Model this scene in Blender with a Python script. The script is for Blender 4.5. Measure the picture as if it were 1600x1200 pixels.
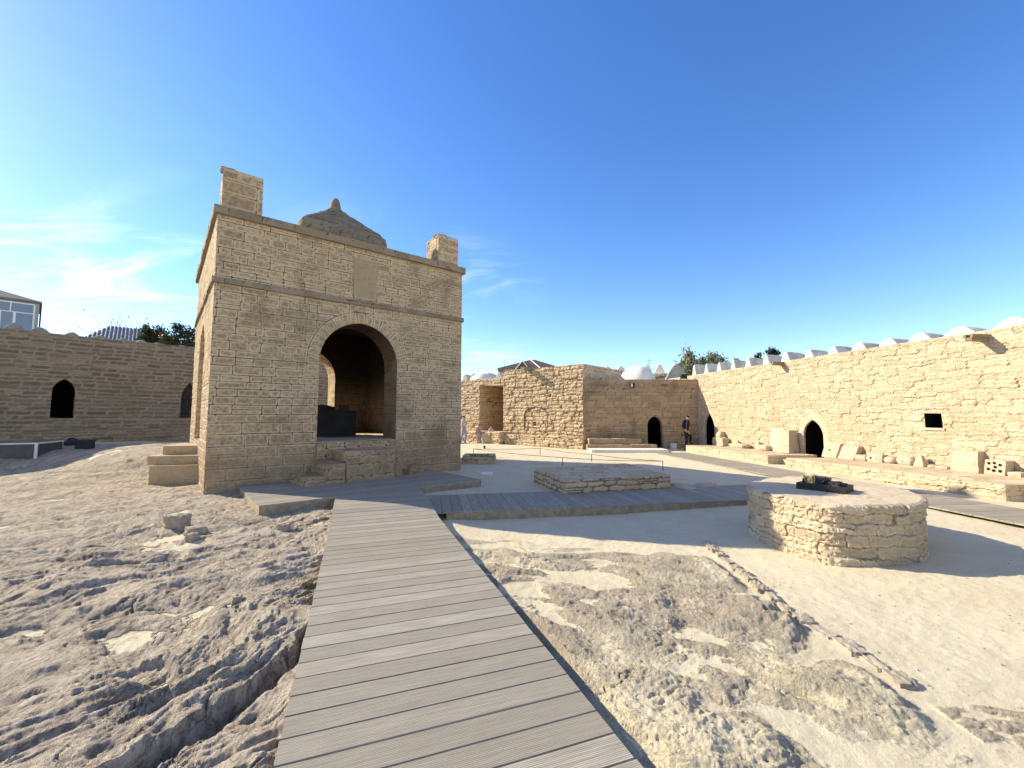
import bpy, math, random
import numpy as np
from mathutils import Vector

for o in list(bpy.data.objects):
    bpy.data.objects.remove(o)
SC = bpy.context.scene
COL = SC.collection

# ------------------------------------------------------------------ camera
FPX, HCAM, PITCH = 668.0, 1.7, math.atan2(49, 668.0)      # focal length in px of a 1600 px wide frame
cam_d = bpy.data.cameras.new("camera")
cam_d.sensor_width = 36.0
cam_d.lens = FPX / 1600 * 36
cam_d.clip_start, cam_d.clip_end = 0.05, 6000
cam = bpy.data.objects.new("camera", cam_d)
COL.objects.link(cam)
cam.location = (0, 0, HCAM)
cam.rotation_euler = (math.pi / 2 + PITCH, 0, 0)
SC.camera = cam

# ------------------------------------------------------------------ sun, sky, exposure
SUN_EL = math.radians(30.5)
SUN_AZ = math.radians(18.2)                     # shadows run along (cos, -sin) of this
TS = Vector((-math.cos(SUN_AZ) * math.cos(SUN_EL), math.sin(SUN_AZ) * math.cos(SUN_EL), math.sin(SUN_EL)))
sun_d = bpy.data.lights.new("sun", 'SUN')
sun_d.energy = 4.3
sun_d.angle = math.radians(0.5)
sun_d.color = (1.0, 0.895, 0.69)
sun = bpy.data.objects.new("sun", sun_d)
COL.objects.link(sun)
sun.rotation_euler = TS.to_track_quat('Z', 'Y').to_euler()
SC.view_settings.view_transform = 'Standard'
SC.view_settings.look = 'None'
SC.view_settings.exposure = 0.95
SC.view_settings.gamma = 1.0

W = bpy.data.worlds.new("World")
SC.world = W
W.use_nodes = True
wt = W.node_tree
for n in list(wt.nodes):
    wt.nodes.remove(n)


def N(nt, typ, inputs=None, **kw):
    n = nt.nodes.new(typ)
    for k, v in kw.items():
        setattr(n, k, v)
    for k, v in (inputs or {}).items():
        s = n.inputs[k]
        if hasattr(v, 'is_output') or isinstance(v, bpy.types.NodeSocket):
            nt.links.new(v, s)
        else:
            s.default_value = v
    return n


def mix(nt, fac, a, b, typ='MIX'):
    n = nt.nodes.new('ShaderNodeMix')
    n.data_type = 'RGBA'
    n.blend_type = typ
    for s, v in ((n.inputs[0], fac), (n.inputs[6], a), (n.inputs[7], b)):
        if isinstance(v, bpy.types.NodeSocket):
            nt.links.new(v, s)
        else:
            s.default_value = v if not isinstance(v, tuple) or len(v) == 4 else (*v, 1)
    return n.outputs[2]


def mth(nt, op, a, b=None, c=None, clamp=False):
    n = nt.nodes.new('ShaderNodeMath')
    n.operation = op
    n.use_clamp = clamp
    for i, v in enumerate((a, b, c)):
        if v is None:
            continue
        if isinstance(v, bpy.types.NodeSocket):
            nt.links.new(v, n.inputs[i])
        else:
            n.inputs[i].default_value = v
    return n.outputs[0]


def mapr(nt, v, a, b, c=0.0, d=1.0, smooth=True):
    n = nt.nodes.new('ShaderNodeMapRange')
    n.interpolation_type = 'SMOOTHSTEP' if smooth else 'LINEAR'
    nt.links.new(v, n.inputs[0])
    for i, x in zip((1, 2, 3, 4), (a, b, c, d)):
        n.inputs[i].default_value = x
    return n.outputs[0]


def noise(nt, vec, scale, detail=4, rough=0.55, dist=0.0):
    n = N(nt, 'ShaderNodeTexNoise', {'Scale': scale, 'Detail': detail, 'Roughness': rough, 'Distortion': dist})
    if vec is not None:
        nt.links.new(vec, n.inputs['Vector'])
    return n.outputs['Fac']


def ramp(nt, fac, stops):
    n = nt.nodes.new('ShaderNodeValToRGB')
    cr = n.color_ramp
    while len(cr.elements) < len(stops):
        cr.elements.new(0.5)
    for e, (p, c) in zip(cr.elements, stops):
        e.position = p
        e.color = (*c, 1)
    nt.links.new(fac, n.inputs[0])
    return n.outputs[0]


sky = N(wt, 'ShaderNodeTexSky', sky_type='NISHITA', sun_disc=False, sun_elevation=SUN_EL,
        sun_rotation=math.atan2(TS.x, TS.y), air_density=1.0, dust_density=0.15, ozone_density=2.0)
tc = N(wt, 'ShaderNodeTexCoord')
sep = N(wt, 'ShaderNodeSeparateXYZ', {0: tc.outputs['Generated']})
# thin cirrus on a high flat layer: direction divided by its height
zz = mth(wt, 'MAXIMUM', sep.outputs[2], 0.03)
cx = mth(wt, 'DIVIDE', sep.outputs[0], mth(wt, 'ADD', zz, 0.12))
cy = mth(wt, 'DIVIDE', sep.outputs[1], mth(wt, 'ADD', zz, 0.12))
cv = N(wt, 'ShaderNodeCombineXYZ', {0: mth(wt, 'MULTIPLY', cx, 0.55), 1: mth(wt, 'MULTIPLY', cy, 1.1), 2: 0.0})
cl = noise(wt, cv.outputs[0], 1.7, 8, 0.62, 1.2)
big = noise(wt, cv.outputs[0], 0.55, 2, 0.5)
clm = mth(wt, 'MULTIPLY', mapr(wt, cl, 0.46, 0.70), mapr(wt, big, 0.34, 0.56))
# the wisps sit low, towards the sun's side
lowm = mapr(wt, sep.outputs[2], 0.52, 0.06)
sidem = mapr(wt, sep.outputs[0], 0.10, -0.12)
clm = mth(wt, 'MULTIPLY', mth(wt, 'MULTIPLY', clm, lowm), sidem)
clm = mth(wt, 'MULTIPLY', clm, 0.5)
hsv = N(wt, 'ShaderNodeHueSaturation', {'Hue': 0.512, 'Saturation': 1.28, 'Value': 1.0, 'Color': sky.outputs[0]})
skc = mix(wt, clm, hsv.outputs[0], (9.0, 9.3, 9.6, 1))
# unseen thin cloud behind and above the viewer, added to lift the shade
fill_veil = mth(wt, 'MAXIMUM', mapr(wt, sep.outputs[1], .25, -.35), mapr(wt, sep.outputs[2], .74, .93))
fill_veil = mth(wt, 'MULTIPLY', fill_veil, mapr(wt, noise(wt, cv.outputs[0], 1.1, 5, .6), .25, .6, .55, 1.0))
fill_veil = mth(wt, 'MULTIPLY', fill_veil, mapr(wt, sep.outputs[2], -.02, .08))
skc = mix(wt, mth(wt, 'MULTIPLY', fill_veil, .26), skc, (3.3, 3.05, 2.75, 1))
bg = N(wt, 'ShaderNodeBackground', {'Color': skc, 'Strength': 0.135})
wo = N(wt, 'ShaderNodeOutputWorld', {'Surface': bg.outputs[0]})


# ------------------------------------------------------------------ small helpers
def put(o, parent=None):
    COL.objects.link(o)
    if parent is not None:
        o.parent = parent
        o.matrix_parent_inverse = parent.matrix_basis.inverted()
    return o


def tag(o, label=None, cat=None, group=None, kind=None):
    if label:
        o["label"] = label
    if cat:
        o["category"] = cat
    if group:
        o["group"] = group
    if kind:
        o["kind"] = kind
    return o


def thing(name, label, cat, loc, group=None):
    o = bpy.data.objects.new(name, None)
    o.empty_display_size = 0.2
    o.location = loc
    put(o)
    return tag(o, label, cat, group)


def ray(x, y):
    a, b, c = x - 800.0, FPX, 600.0 - y
    return np.array([a, b * math.cos(PITCH) - c * math.sin(PITCH), b * math.sin(PITCH) + c * math.cos(PITCH)])


def unz(x, y, z):
    r = ray(x, y)
    return np.array([0, 0, HCAM]) + r * (z - HCAM) / r[2]


def unY(x, y, Y):
    r = ray(x, y)
    return np.array([0, 0, HCAM]) + r * Y / r[1]


def unpl(x, y, p0, d):
    """(distance along d, height, point) where a sight line meets the vertical plane through p0 along d"""
    r = ray(x, y)
    n = np.array([-d[1], d[0]])
    t = (n @ np.array(p0[:2])) / (n @ r[:2])
    q = np.array([0, 0, HCAM]) + r * t
    return (q[:2] - np.array(p0[:2])) @ np.array(d), q[2], q


# ------------------------------------------------------------------ numpy noise
def hsh(i, j, s=0):
    i = np.asarray(i).astype(np.int64)
    j = np.asarray(j).astype(np.int64)
    h = (i * 374761393 + j * 668265263 + s * 2246822519) & 0xFFFFFFFF
    h = ((h ^ (h >> 13)) * 1274126177) & 0xFFFFFFFF
    h = ((h ^ (h >> 15)) * 2654435761) & 0xFFFFFFFF
    return ((h ^ (h >> 16)) & 0xFFFFFF) / float(0xFFFFFF)


def perlin(x, y, s=0):
    x = np.asarray(x, float)
    y = np.asarray(y, float)
    xi, yi = np.floor(x), np.floor(y)
    fx, fy = x - xi, y - yi
    ux = fx * fx * fx * (fx * (fx * 6 - 15) + 10)
    uy = fy * fy * fy * (fy * (fy * 6 - 15) + 10)

    def g(a, b):
        an = hsh(xi + a, yi + b, s) * 2 * np.pi
        return np.cos(an) * (fx - a) + np.sin(an) * (fy - b)
    a = g(0, 0) * (1 - ux) + g(1, 0) * ux
    b = g(0, 1) * (1 - ux) + g(1, 1) * ux
    return (a * (1 - uy) + b * uy) * 1.4


def fbm(x, y, o=4, s=0, g=0.5):
    r, a, f = 0, 1.0, 1.0
    for k in range(o):
        r = r + a * perlin(np.asarray(x) * f + 17.3 * k, np.asarray(y) * f - 9.1 * k, s + k)
        a *= g
        f *= 2.03
    return r


def sstep(a, b, x):
    t = np.clip((np.asarray(x) - a) / (b - a), 0, 1)
    return t * t * (3 - 2 * t)


# ------------------------------------------------------------------ mesh accumulator
class Acc:
    def __init__(s):
        s.v, s.f, s.t, s.e, s.n, s.pc = [], [], [], [], 0, []

    def add(s, v, f, tint=0.5, edge=0.1, pc=None):
        v = np.asarray(v, float).reshape(-1, 3)
        m = len(v)
        s.v.append(v)
        for q in (f if isinstance(f, list) else [f]):
            q = np.atleast_2d(np.asarray(q))
            if q.size:
                s.f.append(q + s.n)
        s.t.append(np.broadcast_to(np.asarray(tint, float), (m,)))
        s.e.append(np.broadcast_to(np.asarray(edge, float), (m,)))
        s.pc.append(np.zeros((m, 3)) if pc is None else np.asarray(pc, float))
        s.n += m

    def box(s, lo, hi, tint=0.5, edge=0.1):
        x0, y0, z0 = lo
        x1, y1, z1 = hi
        v = [(x0, y0, z0), (x1, y0, z0), (x1, y1, z0), (x0, y1, z0), (x0, y0, z1), (x1, y0, z1), (x1, y1, z1), (x0, y1, z1)]
        s.add(v, [(0, 3, 2, 1), (4, 5, 6, 7), (0, 1, 5, 4), (1, 2, 6, 5), (2, 3, 7, 6), (3, 0, 4, 7)], tint, edge)

    def prism(s, poly, z0, z1, tint=0.5, edge=0.1):
        """vertical prism over a plan polygon (counter-clockwise)"""
        k = len(poly)
        v = [(p[0], p[1], z0) for p in poly] + [(p[0], p[1], z1) for p in poly]
        f = [tuple(range(k - 1, -1, -1)), tuple(range(k, 2 * k))]
        f += [(i, (i + 1) % k, k + (i + 1) % k, k + i) for i in range(k)]
        s.add(v, [np.array([q]) for q in f], tint, edge)

    def grid(s, P, tint=0.5, edge=0.1, flip=False):
        a, b = P.shape[:2]
        i = np.arange(a * b).reshape(a, b)
        q = np.stack([i[:-1, :-1], i[:-1, 1:], i[1:, 1:], i[1:, :-1]], -1).reshape(-1, 4)
        if flip:
            q = q[:, ::-1]
        s.add(P.reshape(-1, 3), q, np.asarray(tint).ravel() if np.ndim(tint) else tint,
              np.asarray(edge).ravel() if np.ndim(edge) else edge)

    def tube(s, pts, rad, k=8, tint=0.5, cap=True):
        pts = np.asarray(pts, float)
        rad = np.broadcast_to(rad, (len(pts),))
        rings = []
        for i, p in enumerate(pts):
            d = pts[min(i + 1, len(pts) - 1)] - pts[max(i - 1, 0)]
            d = d / (np.linalg.norm(d) + 1e-9)
            a = np.cross(d, [0, 0, 1.0]) if abs(d[2]) < 0.95 else np.cross(d, [1.0, 0, 0])
            a /= np.linalg.norm(a)
            b = np.cross(d, a)
            th = np.arange(k) / k * 2 * np.pi
            rings.append(p + rad[i] * (np.cos(th)[:, None] * a + np.sin(th)[:, None] * b))
        m = len(pts)
        v = np.concatenate(rings)
        f = []
        for i in range(m - 1):
            for j in range(k):
                f.append((i * k + j, i * k + (j + 1) % k, (i + 1) * k + (j + 1) % k, (i + 1) * k + j))
        fs = [np.array(f)]
        if cap:
            fs += [np.array([list(range(k))[::-1]]), np.array([[(m - 1) * k + j for j in range(k)]])]
        s.add(v, fs, tint, 0.1)

    def build(s, name, mat, parent=None, smooth=False, fix=False, pcattr=False):
        me = bpy.data.meshes.new(name)
        v = np.concatenate(s.v)
        used = None
        nf = sum(len(q) for q in s.f)
        lens = np.concatenate([np.full(len(q), q.shape[1]) for q in s.f])
        idx = np.concatenate([q.ravel() for q in s.f])
        used = np.unique(idx)
        remap = np.zeros(len(v), np.int64)
        remap[used] = np.arange(len(used))
        idx = remap[idx]
        v = v[used]
        me.vertices.add(len(v))
        me.vertices.foreach_set('co', v.ravel())
        me.loops.add(len(idx))
        me.loops.foreach_set('vertex_index', idx.astype(np.int32))
        me.polygons.add(nf)
        st = np.concatenate([[0], np.cumsum(lens)[:-1]])
        me.polygons.foreach_set('loop_start', st.astype(np.int32))
        me.polygons.foreach_set('use_smooth', np.full(nf, bool(smooth)))
        for nm, dat in (('tint', s.t), ('edge', s.e)):
            at = me.attributes.new(nm, 'FLOAT', 'POINT')
            at.data.foreach_set('value', np.concatenate(dat)[used].astype(np.float32))
        if pcattr:
            at = me.attributes.new('pc', 'FLOAT_VECTOR', 'POINT')
            at.data.foreach_set('vector', np.concatenate(s.pc)[used].astype(np.float32).ravel())
        me.update(calc_edges=True)
        me.validate()
        if fix:
            import bmesh
            bm = bmesh.new()
            bm.from_mesh(me)
            bmesh.ops.recalc_face_normals(bm, faces=bm.faces)
            bm.to_mesh(me)
            bm.free()
        me.materials.append(mat)
        return put(bpy.data.objects.new(name, me), parent)


# ------------------------------------------------------------------ masonry
def field(u, v, seed=1, ch=(.16, .26), cl=(.3, .6), jw=.012, relief=.012, bulge=.012, warp=.012, wave=.02, split=.15, fine=.004, cr=.05):
    """coursed stonework: relief, a value per stone, distance to the nearest joint"""
    u = np.asarray(u, float)
    v = np.asarray(v, float)
    rng = np.random.RandomState(seed)
    uu = u + warp * fbm(u * 4, v * 4, 2, seed) + warp * 1.2 * perlin(u * 14, v * 14, seed + 5)
    vv = v + warp * .8 * fbm(u * 4, v * 4, 2, seed + 9) + wave * perlin(u * .6, v * .9, seed + 3) + warp * .5 * perlin(u * 14, v * 14, seed + 6)
    lo, hi = vv.min() - 1, vv.max() + 1
    bs = [lo]
    while bs[-1] < hi:
        bs.append(bs[-1] + rng.uniform(*ch))
    bs = np.array(bs)
    ci = np.clip(np.searchsorted(bs, vv) - 1, 0, len(bs) - 2)
    dv = np.minimum(vv - bs[ci], bs[ci + 1] - vv)
    ids = np.zeros(u.shape)
    du = np.zeros(u.shape)
    ulo, uhi = uu.min() - 1, uu.max() + 1
    for c in np.unique(ci):
        m = ci == c
        e = [ulo + rng.uniform(0, .5)]
        while e[-1] < uhi + 1:
            e.append(e[-1] + rng.uniform(*cl) * (0.55 if rng.rand() < .22 else 1))
        e = np.array(e)
        k = np.clip(np.searchsorted(e, uu[m]) - 1, 0, len(e) - 2)
        ids[m] = k
        du[m] = np.minimum(uu[m] - e[k], e[k + 1] - uu[m])
    # some stones are two thin ones laid on each other
    sp = hsh(ci, ids, seed + 11) < split
    mid = bs[ci] * .5 + bs[ci + 1] * .5
    up = vv > mid
    dv = np.where(sp, np.minimum(dv, np.abs(vv - mid)), dv)
    ids2 = np.where(sp & up, ids + 5000, ids)
    e = np.where((du < cr) & (dv < cr), cr - np.sqrt((cr - np.minimum(du, cr)) ** 2 + (cr - np.minimum(dv, cr)) ** 2), np.minimum(du, dv))
    e = np.maximum(e, 0)
    r = hsh(ci, ids2, seed + 1)
    tilt = (hsh(ci, ids2, seed + 2) - .5) * dv * .35 + (hsh(ci, ids2, seed + 4) - .5) * du * .2
    h = relief * (r - .5) * 2 + bulge * sstep(0, jw * 2.6, e) + relief * 3 * tilt + fine * fbm(u * 22, v * 22, 3, seed + 21) \
        + relief * .55 * fbm(u * 6, v * 7, 3, seed + 31) * sstep(0, jw * 3, e)
    t = hsh(ci, ids2, seed + 7)
    return h, t, e


def poly_in(px, pz, poly):
    ins = np.zeros(px.shape, bool)
    k = len(poly)
    for i in range(k):
        (x0, z0), (x1, z1) = poly[i], poly[(i + 1) % k]
        if z0 == z1:
            continue
        c = (z0 > pz) != (z1 > pz)
        ins ^= c & (px < (x1 - x0) * (pz - z0) / (z1 - z0) + x0)
    return ins


def poly_near(px, pz, poly):
    best = np.full(px.shape, 1e9)
    bx, bz = px.copy(), pz.copy()
    k = len(poly)
    for i in range(k):
        a, b = np.array(poly[i]), np.array(poly[(i + 1) % k])
        d = b - a
        t = np.clip(((px - a[0]) * d[0] + (pz - a[1]) * d[1]) / (d @ d + 1e-12), 0, 1)
        qx, qz = a[0] + t * d[0], a[1] + t * d[1]
        D = np.hypot(px - qx, pz - qz)
        m = D < best
        best = np.where(m, D, best)
        bx = np.where(m, qx, bx)
        bz = np.where(m, qz, bz)
    return best, bx, bz


def arch(u0, u1, z0, zs, za, k=14):
    """outline of an arched opening: sill z0, springing zs, apex za (slightly pointed)"""
    c, w = (u0 + u1) / 2, (u1 - u0) / 2
    p = [(u0, z0), (u1, z0)]
    rise = za - zs
    q = np.linspace(0, 1, k)
    if rise > w:                                             # two-centred pointed arch
        R = (w * w + rise * rise) / (2 * w)
        am = math.asin(min(1, rise / R))
        right = [(c + w - R + R * math.cos(a * am), zs + R * math.sin(a * am)) for a in q]
    else:
        right = [(c + w * math.cos(a * math.pi / 2), zs + rise * math.sin(a * math.pi / 2) ** .93) for a in q]
    left = [(2 * c - x, z) for x, z in right[::-1][1:]]
    return p + right + left


def panel(acc, p0, p1, z0, z1, cell, fld, openings=(), fade=(1, 1, 1), nrm=None, over=None, off=0.0, back=0.0, tfun=None):
    """one face of masonry from p0 to p1 (plan), z0..z1; outward is to the right of p0->p1"""
    p0, p1 = np.array(p0[:2], float), np.array(p1[:2], float)
    L = np.hypot(*(p1 - p0))
    d = (p1 - p0) / L
    n = np.array([d[1], -d[0]]) if nrm is None else np.array(nrm)
    nu, nv = max(2, int(L / cell) + 1), max(2, int((z1 - z0) / cell) + 1)
    U, V = np.meshgrid(np.linspace(0, L, nu), np.linspace(z0, z1, nv))
    keep = np.ones((nv - 1, nu - 1), bool)
    snapped = np.zeros(U.shape, bool)
    for op in openings:
        cu, cv_ = (U[:-1, :-1] + U[1:, 1:]) / 2, (V[:-1, :-1] + V[1:, 1:]) / 2
        ins = poly_in(cu, cv_, op)
        keep &= ~ins
        near = np.zeros(U.shape, bool)
        far = np.zeros(U.shape, bool)
        for a in (slice(0, -1), slice(1, None)):
            for b in (slice(0, -1), slice(1, None)):
                near[a, b] |= ins
                far[a, b] |= ~ins
        bd = near & far
        D, bx, bz = poly_near(U[bd], V[bd], op)
        ok = D < cell * 1.6
        uu, vv = U[bd], V[bd]
        U[bd] = np.where(ok, bx, uu)
        V[bd] = np.where(ok, bz, vv)
        snapped |= bd
    h, t, e = field(U, V, **fld)
    if over is not None:
        h, t, e = over(U, V, h, t, e)
    if tfun is not None:
        t = tfun(U, V, t)
    m = np.ones(U.shape)
    if fade[0]:
        m *= sstep(0, .05, U)
    if fade[1]:
        m *= sstep(0, .05, L - U)
    if fade[2]:
        m *= sstep(0, .04, z1 - V)
    h = np.where(snapped, 0, h * m) + off
    P = np.stack([p0[0] + d[0] * U + n[0] * h, p0[1] + d[1] * U + n[1] * h, V], -1)
    i = np.arange(nu * nv).reshape(nv, nu)
    q = np.stack([i[:-1, :-1], i[:-1, 1:], i[1:, 1:], i[1:, :-1]], -1)[keep]
    acc.add(P.reshape(-1, 3), q, t.ravel(), e.ravel())


def reveal(acc, p0, p1, op, depth, fld, cell=.06, nrm=None, closed=False, skip_sill=False):
    """the sides of an opening, going back into the wall"""
    p0, p1 = np.array(p0[:2], float), np.array(p1[:2], float)
    d = (p1 - p0) / np.hypot(*(p1 - p0))
    n = np.array([d[1], -d[0]]) if nrm is None else np.array(nrm)
    pts = []
    seq = list(op) + [op[0]]
    if skip_sill:
        seq = seq[1:]
    for a, b in zip(seq[:-1], seq[1:]):
        k = max(1, int(math.hypot(b[0] - a[0], b[1] - a[1]) / cell))
        for j in range(k):
            pts.append((a[0] + (b[0] - a[0]) * j / k, a[1] + (b[1] - a[1]) * j / k))
    pts.append(seq[-1])
    pts = np.array(pts)
    s = np.concatenate([[0], np.cumsum(np.hypot(*np.diff(pts, axis=0).T))])
    nd = max(2, int(depth / cell) + 1)
    Sg, Dg = np.meshgrid(s, np.linspace(0, depth, nd), indexing='ij')
    h, t, e = field(Dg, Sg, **fld)
    h = h * sstep(0, .05, Dg)
    cen = np.array([pts[:, 0].mean(), pts[:, 1].mean()])
    tan = np.gradient(pts, axis=0)
    nn = np.stack([-tan[:, 1], tan[:, 0]], -1)
    nn /= np.linalg.norm(nn, axis=1)[:, None] + 1e-9
    uu = pts[:, 0][:, None] + nn[:, 0][:, None] * h * .5
    zz_ = pts[:, 1][:, None] + nn[:, 1][:, None] * h * .5
    P = np.stack([p0[0] + d[0] * uu - n[0] * Dg, p0[1] + d[1] * uu - n[1] * Dg, zz_], -1)
    acc.grid(P, t, e, flip=True)


def cap(acc, a, b, c, dd, z, cell=.06, rough=.012, seed=3, tint=.5, zs=None):
    """a rough horizontal slab top over a plan quad a-b-c-dd"""
    a, b, c, dd = (np.array(q[:2], float) for q in (a, b, c, dd))
    nu = max(2, int(np.hypot(*(b - a)) / cell) + 1)
    nv = max(2, int(np.hypot(*(dd - a)) / cell) + 1)
    s, t = np.meshgrid(np.linspace(0, 1, nu), np.linspace(0, 1, nv))
    XY = (a[None, None] * ((1 - s) * (1 - t))[..., None] + b * (s * (1 - t))[..., None] + c * (s * t)[..., None] + dd * ((1 - s) * t)[..., None])
    m = sstep(0, .05, np.minimum(np.minimum(s, 1 - s) * nu * cell, np.minimum(t, 1 - t) * nv * cell) + .0)
    h, tt, e = field(XY[..., 0], XY[..., 1], seed=seed, ch=(.35, .55), cl=(.4, .8), relief=rough, bulge=rough * .6, jw=.012, warp=.03)
    P = np.dstack([XY, z + (h - rough) * m])
    acc.grid(P, tt, e)


def masonry_block(acc, poly, z0, z1, cell, fld, top=True, rough=.012):
    k = len(poly)
    for i in range(k):
        f = dict(fld)
        f['seed'] = fld.get('seed', 1) + 13 * i
        panel(acc, poly[i], poly[(i + 1) % k], z0, z1, cell, f)
    if top:
        if k == 4:
            cap(acc, *poly, z1, cell=max(cell, .04), rough=rough, seed=fld.get('seed', 1) + 5)
        else:
            acc.add([(p[0], p[1], z1) for p in poly], np.array([list(range(k))]), .5, .1)


def rough_stone(acc, cen, size, rotz=0.0, tilt=(0, 0), seed=0, n=14, amp=.06, round_=.35, taper=(1, 1), tint=.5, holes=()):
    """a single worn stone: a cube sphere pushed towards a box, then roughened; base at cen.z"""
    fc = []
    g = np.linspace(-1, 1, n)
    A, B = np.meshgrid(g, g)
    for ax in range(3):
        for sg in (-1, 1):
            q = np.zeros((n, n, 3))
            q[..., ax] = sg
            q[..., (ax + 1) % 3] = A
            q[..., (ax + 2) % 3] = B * sg
            fc.append(q)
    for q in fc:
        sph = q / np.linalg.norm(q, axis=-1, keepdims=True) * 1.15
        p = q * (1 - round_) + sph * round_
        k1 = fbm(p[..., 0] * 1.3 + seed * 3.1 + p[..., 2] * .7, p[..., 1] * 1.3 - seed + p[..., 2], 3, seed)
        k2 = fbm(p[..., 2] * 4 + seed, p[..., 0] * 4 + p[..., 1] * 3, 3, seed + 3)
        p = p * (1 + amp * 1.6 * k1 + amp * .6 * k2)[..., None]
        zr = (p[..., 2] + 1) / 2
        x = p[..., 0] * size[0] / 2 * (1 + (taper[0] - 1) * zr)
        y = p[..., 1] * size[1] / 2 * (1 + (taper[1] - 1) * zr)
        z = zr * size[2]
        x, z = x + z * math.tan(tilt[0]), z
        y = y + z * math.tan(tilt[1])
        c, s = math.cos(rotz), math.sin(rotz)
        P = np.stack([cen[0] + x * c - y * s, cen[1] + x * s + y * c, cen[2] + z], -1)
        acc.grid(P, tint + .12 * k1, np.full(k1.shape, .1) + .0 * k1)

# ------------------------------------------------------------------ materials
def mat_base(name, rough=.9):
    m = bpy.data.materials.new(name)
    m.use_nodes = True
    nt = m.node_tree
    b = nt.nodes['Principled BSDF']
    b.inputs['Roughness'].default_value = rough
    b.inputs['Specular IOR Level'].default_value = .25
    return m, nt, b


def bump(nt, b, h, strength=.5, dist=.02):
    n = N(nt, 'ShaderNodeBump', {'Strength': strength, 'Distance': dist, 'Height': h})
    nt.links.new(n.outputs[0], b.inputs['Normal'])


def attr(nt, name):
    return N(nt, 'ShaderNodeAttribute', attribute_name=name).outputs['Fac']


def stone_mat(name, c0, c1, c2, joint=(.16, .13, .10), jw=.014, pale=None, pale_w=.05, pale_s=.6, dark=None, dark_s=.5,
              stain=(.12, .10, .08), stain_s=.35, stain_scale=.6, bs=.5, zsoot=None, var=.35, wash=None):
    m, nt, b = mat_base(name)
    tcn = N(nt, 'ShaderNodeTexCoord')
    ov = tcn.outputs['Object']
    t = attr(nt, 'tint')
    e = attr(nt, 'edge')
    n1 = noise(nt, ov, 2.3, 5, .6)
    n2 = noise(nt, ov, 14, 6, .65)
    n3 = noise(nt, ov, 70, 4, .7)
    tt = mth(nt, 'ADD', mth(nt, 'MULTIPLY', t, .62), mth(nt, 'MULTIPLY', mth(nt, 'SUBTRACT', n1, .18), .62), clamp=True)
    col = ramp(nt, tt, [(.1, c0), (.5, c1), (.92, c2)])
    col = mix(nt, mapr(nt, n2, .35, .75, 0, var), col, tuple(x * .55 for x in c1), 'MIX')
    col = mix(nt, mapr(nt, n3, .45, .7, 0, var * .7), col, tuple(min(1, x * 1.35) for x in c1), 'MIX')
    if dark is not None:      # darker pitted hearts of the blocks
        hm = mth(nt, 'MULTIPLY', mapr(nt, e, .02, .07), mapr(nt, n2, .44, .62))
        col = mix(nt, mth(nt, 'MULTIPLY', hm, dark_s), col, dark)
    if pale is not None:      # pointing smeared over the arrises
        pm = mth(nt, 'SUBTRACT', 1.0, mapr(nt, mth(nt, 'ADD', e, mth(nt, 'MULTIPLY', mth(nt, 'SUBTRACT', n2, .5), .09)), pale_w * .45, pale_w))
        col = mix(nt, mth(nt, 'MULTIPLY', pm, pale_s), col, pale)
    if jw > 0:
        jm = mth(nt, 'SUBTRACT', 1.0, mapr(nt, e, jw * .45, jw * 1.25))
        jm = mth(nt, 'MULTIPLY', jm, mapr(nt, n1, .25, .5, .35, 1))
        col = mix(nt, jm, col, joint)
    st = mth(nt, 'MULTIPLY', mapr(nt, noise(nt, ov, stain_scale, 4, .6, .6), .5, .72), stain_s)
    col = mix(nt, st, col, stain)
    if wash is not None:      # dust or damp along the foot / top of the wall
        z0, z1, wc, ws = wash
        sepz = N(nt, 'ShaderNodeSeparateXYZ', {0: ov}).outputs[2]
        wz = mapr(nt, mth(nt, 'ADD', sepz, mth(nt, 'MULTIPLY', n1, .8)), z0, z1)
        col = mix(nt, mth(nt, 'MULTIPLY', wz, ws), col, wc)
    if zsoot is not None:
        sepz = N(nt, 'ShaderNodeSeparateXYZ', {0: ov}).outputs[2]
        sm = mapr(nt, mth(nt, 'ADD', sepz, mth(nt, 'MULTIPLY', n1, .6)), zsoot[0], zsoot[1])
        col = mix(nt, mth(nt, 'MULTIPLY', sm, .95), col, (.012, .010, .009))
    nt.links.new(col, b.inputs['Base Color'])
    bump(nt, b, mth(nt, 'ADD', mth(nt, 'MULTIPLY', n2, .7), mth(nt, 'MULTIPLY', n3, .3)), bs, .02)
    return m


def plain_mat(name, col, rough=.8, var=.25, scale=8, spec=.25, metal=0, bs=0.0, emit=None):
    m, nt, b = mat_base(name, rough)
    b.inputs['Specular IOR Level'].default_value = spec
    b.inputs['Metallic'].default_value = metal
    tcn = N(nt, 'ShaderNodeTexCoord')
    n1 = noise(nt, tcn.outputs['Object'], scale, 5, .6)
    c = mix(nt, mapr(nt, n1, .3, .7), tuple(x * (1 - var) for x in col), tuple(min(1, x * (1 + var * .6)) for x in col))
    nt.links.new(c, b.inputs['Base Color'])
    if bs:
        bump(nt, b, noise(nt, tcn.outputs['Object'], scale * 6, 4, .7), bs, .01)
    return m


M = {}
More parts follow.
